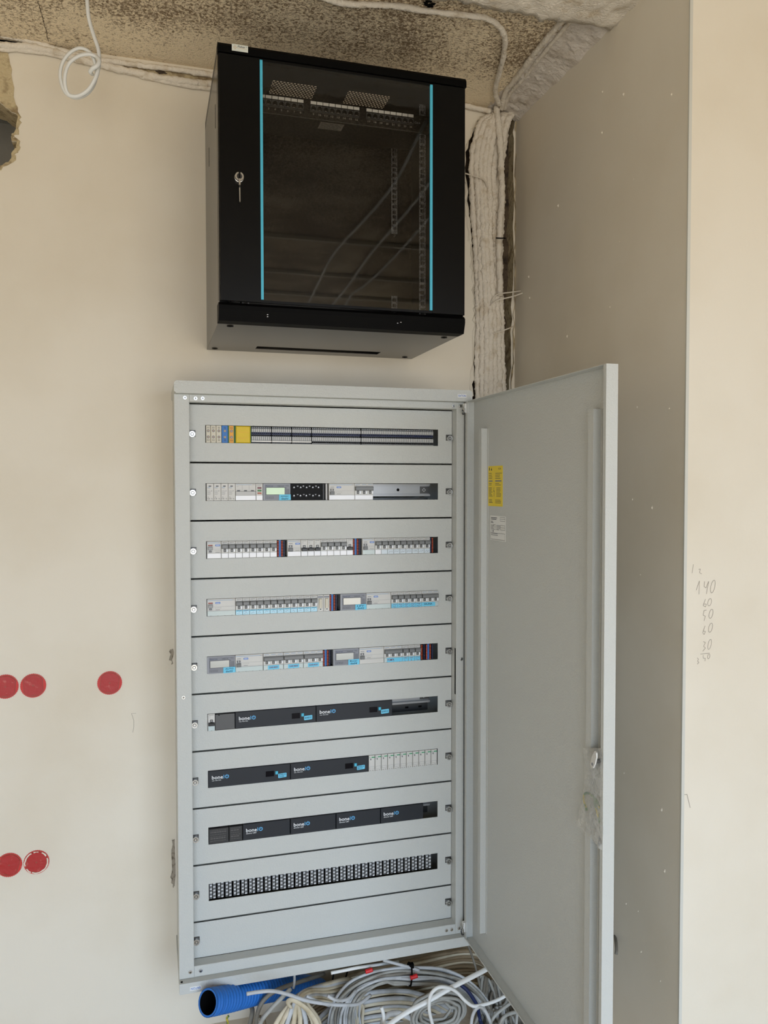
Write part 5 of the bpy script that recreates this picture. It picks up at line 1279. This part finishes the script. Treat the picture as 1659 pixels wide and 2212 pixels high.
# ================================================================== cables heaped under the cabinet
def tubes(root, name, paths, r, m, seg=8, sub=6, flat=1.0, jit=.0):
    for i, p in enumerate(paths):
        p = ground(p, i); mb = MB(); mb.tube(p, r if not isinstance(r, (list, tuple)) else r[i], m if isinstance(m, str) else m[i % len(m)], seg=seg, sub=sub, flat=flat, jit=jit, seed=i); wpart(name, mb, root)
def ground(P, k=0):
    """let the low ends of a cable run down and out onto the floor"""
    P = [tuple(p) for p in P]; r = random.Random(k)
    def tail(p):
        a = (r.random() - .5) * .10
        return [(p[0] + a * .1, p[1] - .01, max(.03, p[2] * .5)), (p[0] + a * .4, p[1] - .03, .012 + .004 * r.random()), (p[0] + a, p[1] - .10 - .06 * r.random(), .007 + .008 * r.random())]
    if P[0][2] < .17: P = tail(P[0])[::-1] + P
    if P[-1][2] < .17: P = P + tail(P[-1])
    return P
def vary(base, n, dv, amp, seed):
    """n strands that follow one path, each moved by k*dv and a smooth wander"""
    out = []
    for k in range(n):
        P = []
        for i, p in enumerate(base):
            q = [p[a] + dv(k, i / (len(base) - 1))[a] + amp * noise.noise(Vector((k * 3.7 + seed, i * .9, a * 5.3))) for a in range(3)]
            P.append(tuple(q))
        out.append(P)
    return out

# brownish coil against the wall
t = thing('cable_coil', 'dusty brown cable coil furthest back under the cabinet', 'cable coil', (.7, -.05, 0))
base = [(0.1831,-0.0700,-0.1370),(0.2495,-0.0700,-0.0160),(0.3031,-0.0700,0.0617),(0.3982,-0.0700,0.1086),(0.5375,-0.0700,0.1259),(0.6815,-0.0700,0.1325),(0.8003,-0.0700,0.1327),(0.8732,-0.0700,0.1064),(0.9305,-0.0700,0.0344),(0.9730,-0.0700,-0.0680),(0.9941,-0.0700,-0.1895),(0.9994,-0.0700,-0.3085)]
tubes(t, 'strand', vary(base, 18, lambda k, u: (0, .003 * (k % 3) - .004, -.0098 * k), .006, 1), .0052, ['cablebrown', 'cablebeige', 'cablebrown'])
# beige flat strands across the middle
t = thing('cable_bundle', 'wide beige strands lying across the middle of the cable heap', 'cable bundle', (.55, -.12, .0))
base = [(0.3426,-0.1400,0.0520),(0.4024,-0.1400,0.0859),(0.4765,-0.1400,0.0965),(0.5589,-0.1400,0.0925),(0.6289,-0.1400,0.0719),(0.7145,-0.1400,0.0234),(0.7874,-0.1400,-0.0458),(0.8170,-0.1400,-0.1215)]
tubes(t, 'strand', vary(base, 9, lambda k, u: (0, .004 * (k % 2), -.0115 * k), .004, 7), .0062, ['cablelight', 'cablebeige'], flat=.7)
# main grey coil with a black tie
t = thing('cable_coil', 'big light grey cable coil held by a black tie under the cabinet', 'cable coil', (.55, -.2, .0))
base = [(0.3483,-0.2100,-0.0581),(0.3512,-0.2100,0.0570),(0.3617,-0.2100,0.1320),(0.4031,-0.2100,0.1824),(0.4712,-0.2100,0.2054),(0.5377,-0.2100,0.2058),(0.5917,-0.2100,0.1992),(0.6742,-0.2100,0.1786),(0.7442,-0.2100,0.1425),(0.8013,-0.2100,0.0893),(0.8390,-0.2100,0.0172),(0.8597,-0.2100,-0.0825),(0.8601,-0.2100,-0.1786)]
tubes(t, 'strand', vary(base, 18, lambda k, u: ((.0052 * k * (1 if u < .4 else -.6 * (u > .62))) * abs(1 - 2 * u) ** .8, -.010 * math.sin(k * 2.1) - .004, -.0028 * k * (1 - abs(1 - 2 * u)) - (.004 if k % 2 else 0) - .006 * abs(1 - 2 * u) * (k % 3)), .006, 21), .0042, ['cablelight', 'cablegrey', 'cablelight', 'cablegrey', 'cabledark'])
c = (0.5833,-0.2150,0.1839)
mb = MB(); mb.tube([(c[0] + .000, c[1] - .016, c[2] + .026), (c[0] - .002, c[1] - .024, c[2]), (c[0] - .003, c[1] - .016, c[2] - .026), (c[0] - .003, c[1] + .012, c[2] - .026), (c[0], c[1] + .014, c[2] + .02)], .0026, 'slot', seg=6, closed=True, sub=5); mb.box(c[0] - .006, c[0] + .007, c[1] - .018, c[1] - .006, c[2] + .022, c[2] + .034, 'slot', .001); wpart('black_tie', mb, t)
for px in ((0.4605,-0.2350,0.2232), (0.5872,-0.2400,0.1875)):
    mb = MB(); mb.tube([(px[0] - .010, px[1], px[2] - .001), (px[0], px[1], px[2]), (px[0] + .010, px[1], px[2] + .002)], .0058, 'redtape', seg=8); wpart('red_tape', mb, t)
# beige fan on the left
t = thing('cable_bundle', 'fan of flat cream cables spreading downwards left of the grey coil', 'cable bundle', (.3, -.25, .0))
ps = []
for k in range(8):
    e = [[(0.1579,-0.2700,0.0488),(0.1758,-0.2700,0.0451),(0.1961,-0.2700,0.0409),(0.2202,-0.2700,0.0360),(0.2444,-0.2700,0.0310),(0.2688,-0.2700,0.0260),(0.2934,-0.2700,0.0210),(0.3156,-0.2700,0.0164)]][0][k]
    m1 = [[(0.2000,-0.2800,0.1545),(0.2136,-0.2850,0.1552),(0.2279,-0.2850,0.1524),(0.2448,-0.2850,0.1492),(0.2617,-0.2850,0.1460),(0.2784,-0.2800,0.1395),(0.2977,-0.2750,0.1326),(0.3160,-0.2700,0.1259)]][0][k]
    m2 = [[(0.2420,-0.2600,0.1878),(0.2460,-0.2650,0.1902),(0.2500,-0.2700,0.1926),(0.2549,-0.2700,0.1917),(0.2610,-0.2700,0.1918),(0.2671,-0.2700,0.1919),(0.2753,-0.2650,0.1885),(0.2836,-0.2600,0.1826)]][0][k]
    m3 = [[(0.2701,-0.2400,0.1926),(0.2726,-0.2400,0.1972),(0.2800,-0.2400,0.1996),(0.2875,-0.2400,0.1995),(0.2949,-0.2400,0.1957),(0.3024,-0.2400,0.1893),(0.3099,-0.2400,0.1804),(0.3224,-0.2400,0.1706)]][0][k]
    m4 = [[(0.3307,-0.2000,0.1801),(0.3358,-0.2000,0.1844),(0.3435,-0.2000,0.1804),(0.3511,-0.2000,0.1727),(0.3588,-0.2000,0.1623),(0.3640,-0.2000,0.1511),(0.3717,-0.2000,0.1394),(0.3794,-0.2000,0.1276)]][0][k]
    m5 = [[(0.4311,-0.1600,0.1566),(0.4338,-0.1600,0.1561),(0.4364,-0.1600,0.1504),(0.4391,-0.1600,0.1420),(0.4444,-0.1600,0.1278),(0.4470,-0.1600,0.1141),(0.4524,-0.1600,0.0999),(0.4577,-0.1600,0.0857)]][0][k]
    ps.append([e, m1, m2, m3, m4, m5])
tubes(t, 'strand', ps, .0064, ['cablebeige', 'cablebeige', 'cablelight'], flat=.55)
def ground_end(pts):
    P = [tuple(p) for p in pts]
    a = P[0][2] < .13; b = P[-1][2] < .13
    g = ground(P, len(P))
    if not a: g = g[g.index(tuple(P[0])):]
    if not b: g = g[:len(g) - 1 - g[::-1].index(tuple(P[-1])) + 1]
    return g
def loose(pts, r, m, lab, flat=1.0, name='loose_cable', sub=6):
    if pts[0][2] < .13 or pts[-1][2] < .13: pts = ground_end(pts)
    cable(name, pts, r, m, lab, 'cable', sub=sub, flat=flat, seg=10)
loose([(0.3217,-0.3000,0.0362),(0.3098,-0.3000,0.1270),(0.2881,-0.3000,0.1776),(0.2592,-0.3000,0.2097),(0.2386,-0.2950,0.2200),(0.2306,-0.2850,0.2080),(0.2394,-0.2750,0.1879)], .0068, 'cablebeige', 'broad cream cable curling over the front of the fan of cream cables', .55)
loose([(0.1204,-0.3300,0.2785),(0.1474,-0.3250,0.2753),(0.1875,-0.3200,0.2675),(0.2293,-0.3150,0.2473),(0.2719,-0.3100,0.2221),(0.3212,-0.3050,0.2015),(0.3715,-0.3000,0.1854),(0.4202,-0.2800,0.1677),(0.4602,-0.2500,0.1645)], .0046, 'cablelight', 'pale grey cable whose free end points left in front of the blue conduit')
loose([(0.2762,-0.3000,0.2260),(0.2882,-0.3000,0.2178),(0.3121,-0.2900,0.1974),(0.3435,-0.2700,0.1705)], .0042, 'cablelight', 'short cut cable end sticking out above the cream fan')
loose([(0.3300,-0.3100,0.2237),(0.3471,-0.3100,0.2109),(0.3703,-0.3050,0.2011),(0.3926,-0.2900,0.1951),(0.4140,-0.2700,0.1977)], .0042, 'cablelight', 'cut cable end left of the coil, curving upward')
loose([(0.3530,-0.2450,0.2412),(0.3910,-0.2450,0.2422),(0.4307,-0.2400,0.2402),(0.4939,-0.2000,0.2140),(0.5698,-0.1500,0.1803)], .0042, 'cablewhite', 'white printed cable end just below the cabinet edge')
loose([(0.5025,-0.2300,0.2428),(0.5316,-0.2300,0.2301),(0.5717,-0.2300,0.2129),(0.6071,-0.2250,0.1935)], .0042, 'cablelight', 'short pale cable end beside the black tie')
loose([(0.1435,-0.2400,-0.0064),(0.1526,-0.2400,0.1153),(0.1577,-0.2400,0.1636),(0.1754,-0.2350,0.1942),(0.2143,-0.2200,0.2054),(0.2835,-0.1800,0.1918),(0.3604,-0.1200,0.1637)], .0058, 'cabledark', 'thick dark grey cable rising left of the cream fan')
loose([(0.1391,-0.2800,0.0839),(0.1596,-0.2800,0.1622),(0.1878,-0.2750,0.1925),(0.2170,-0.2650,0.2102),(0.2438,-0.2500,0.2208)], .0056, 'cablegrey', 'straight grey cable end slanting up left of the cream fan')
loose([(0.1159,-0.2200,0.0223),(0.1407,-0.2200,0.1267),(0.1481,-0.2100,0.1525),(0.1481,-0.1800,0.1524)], .0062, 'cabledark', 'dusty grey cable hanging below the blue conduit')
loose([(0.2597,-0.2000,0.1889),(0.2623,-0.2000,0.2100),(0.2624,-0.2000,0.2328),(0.2625,-0.2000,0.2582)], .0036, 'cablelight', 'thin pale cable dropping straight down from the cabinet')
loose([(0.2244,-0.1200,0.1767),(0.2372,-0.1200,0.1614),(0.2471,-0.1300,0.1486)], .0040, 'slot', 'short black cable above the blue conduit')
loose([(0.4328,-0.3500,0.1095),(0.4821,-0.3600,0.1528),(0.5265,-0.3700,0.1826),(0.5816,-0.3750,0.2049),(0.6392,-0.3750,0.2265),(0.6931,-0.3700,0.2400),(0.7448,-0.3600,0.2489),(0.8177,-0.3300,0.2523)], .0066, 'cablewhite', 'thick white cable running diagonally in front of the coils', .7)
loose([(0.6128,-0.3600,0.0684),(0.5949,-0.3700,0.1379),(0.5807,-0.3850,0.1894),(0.5826,-0.3900,0.2287),(0.6016,-0.3900,0.2448),(0.6270,-0.3900,0.2415),(0.6547,-0.3850,0.2225),(0.6826,-0.3800,0.1897),(0.7070,-0.3750,0.1684),(0.7395,-0.3700,0.1630),(0.7840,-0.3600,0.1613),(0.8409,-0.3400,0.1642)], .0045, 'cablewhite', 'thin white cable looping over the thick diagonal one')
loose([(0.7082,-0.3600,0.0494),(0.7039,-0.3700,0.1171),(0.7097,-0.3750,0.1517),(0.7254,-0.3750,0.1625),(0.7435,-0.3700,0.1447),(0.7641,-0.3600,0.0991),(0.7823,-0.3500,0.0279)], .0045, 'cablelight', 'pale cable bent into a narrow arch at the bottom right of the heap')
loose([(0.7595,-0.3400,0.0384),(0.7756,-0.3400,0.0929),(0.8091,-0.3350,0.1155),(0.8576,-0.3200,0.1165)], .0045, 'cablegrey', 'grey cable rising towards the lower door edge')
loose([(0.7849,-0.3500,0.0402),(0.7956,-0.3500,0.0866),(0.8142,-0.3450,0.1029),(0.8505,-0.3350,0.1000),(0.8928,-0.3200,0.0852)], .0048, 'cablegrey', 'grey cable bending right behind the lower door edge')
loose([(0.4684,-0.3300,0.1803),(0.4734,-0.3300,0.1621),(0.4759,-0.3300,0.1345),(0.4813,-0.3200,0.0673)], .0048, 'cablewhite', 'upright white cable end in the middle of the heap')
loose([(0.4796,-0.3000,0.1143),(0.4898,-0.3000,0.1324),(0.5103,-0.3000,0.1386),(0.5387,-0.3000,0.1282),(0.5786,-0.2900,0.0914),(0.6219,-0.2800,0.0252)], .0068, 'cablelight', 'broad pale strand arching behind the upright cable end', .55)
loose([(0.7267,-0.2400,0.1395),(0.7442,-0.2450,0.1235),(0.7618,-0.2500,0.0969),(0.7731,-0.2500,0.0736),(0.7788,-0.2500,0.0407)], .0052, 'navy', 'dark blue cable half buried in the grey coil')
loose([(0.7663,-0.1900,0.2218),(0.7778,-0.1900,0.1927),(0.7894,-0.1900,0.1568),(0.7940,-0.2000,0.1279),(0.8056,-0.2000,0.0715)], .0034, 'cabledark', 'thin dark cable hanging from the cabinet corner beside the door')
# inner oval coil
t = thing('cable_coil', 'small oval grey cable coil in the middle of the heap', 'cable coil', (.62, -.27, .0))
C0 = (0.6382,-0.2900,0.1083); s = 1 / 880.0
ps = []
for k in range(10):
    rx, rz = (74 - 3.2 * k) * s, (52 - 3.0 * k) * s; P = []
    for i in range(14):
        a = 2 * math.pi * i / 14; u, v_ = rx * math.cos(a), rz * math.sin(a)
        P.append((C0[0] + u * .95 + v_ * .25 + .010 * noise.noise(Vector((k * 1.7 + .3, i * .7 + .2, 0))), C0[1] + .010 * math.sin(k * 2.3) + .12 * u - .1 * v_, C0[2] + v_ - .45 * u * .5 + .010 * noise.noise(Vector((k * 1.7 + .3, i * .7 + .2, 9)))))
    ps.append(P)
for i, p in enumerate(ps):
    mb = MB(); mb.tube(p, .0044, ['cablegrey', 'cabledark', 'cablegrey'][i % 3], seg=8, closed=True, sub=4); wpart('strand', mb, t)
# tangle by the door
t = thing('cable_tangle', 'tangled dusty grey cables beside the lower door edge', 'cable tangle', (.76, -.22, .0))
r = random.Random(11); ps = []
for k in range(20):
    a = [(0.8067,-0.1800,0.1207),(0.9322,-0.1800,0.0364),(0.7441,-0.2800,-0.0120),(0.9582,-0.2200,-0.1229)]
    u = r.random(); top = [a[0][i] + (a[1][i] - a[0][i]) * u for i in range(3)]; w = max(0, min(1, u + (r.random() - .5) * .9)); bot = [a[2][i] + (a[3][i] - a[2][i]) * w for i in range(3)]
    P = []
    for i in range(6):
        q = i / 5; P.append(tuple(top[j] + (bot[j] - top[j]) * q + (.016 if 0 < i < 5 else 0) * (r.random() - .5) * (1, 1.6, .8)[j] for j in range(3)))
    ps.append(P)
tubes(t, 'strand', ps, .0044, ['cablegrey', 'cabledark', 'cabledark'])
for k, (px, q) in enumerate((((0.3729,-0.1600,0.1799), .018), ((0.4221,-0.1200,0.1611), .016))):
    mb = MB(); mb.tube([(px[0] + .004, px[1] - .012, px[2] + q), (px[0], px[1] - .016, px[2]), (px[0] - .004, px[1] - .012, px[2] - q)], .0022, 'slot', seg=6); single('cable_tie', mb, 'black cable tie round the brown strands, %s one' % ('left', 'right')[k], 'cable tie')

# blue corrugated conduit
P = smooth_path([(0.0284,-0.2900,0.2481),(0.0661,-0.2600,0.2296),(0.1106,-0.2250,0.2096),(0.1569,-0.1900,0.1910),(0.2058,-0.1500,0.1668),(0.2569,-0.1100,0.1387),(0.3100,-0.0700,0.1051),(0.3643,-0.0350,0.0632)], 22)
mb = MB(); k = [0]
L = len(P)
mb.tube(P, lambda u: .0312 + (.0016 if int(u * (L - 1)) % 4 < 2 else -.0006), 'hose', seg=24, sub=1, cap=False)
t = thing('corrugated_conduit', 'bright blue corrugated conduit with open end under the cabinet corner', 'conduit', tuple(P[0]))
wpart('shell', mb, t)
mb = MB(); mb.tube(P[:60], .0275, 'slot', seg=20, sub=1, cap=False); wpart('bore', mb, t)
# front ring
T = (P[3] - P[0]).normalized(); N = T.orthogonal().normalized(); B = T.cross(N); vs = []; fs = []
for i in range(24):
    a = 2 * math.pi * i / 24; d_ = N * math.cos(a) + B * math.sin(a); vs += [P[0] + d_ * .0275, P[0] + d_ * .0320]
for i in range(24): j = (i + 1) % 24; fs.append((2 * i, 2 * i + 1, 2 * j + 1, 2 * j))
mb = MB(); mb.add(vs, fs, 'hose'); wpart('cut_rim', mb, t)
cable('earth_wire', ground_end([(0.0857,-0.2000,0.0644),(0.0850,-0.2000,0.1243),(0.0827,-0.2000,0.1396),(0.0875,-0.2000,0.1462)]), .0028, 'wireyg', 'yellow wire stub standing below the blue conduit', 'wire')
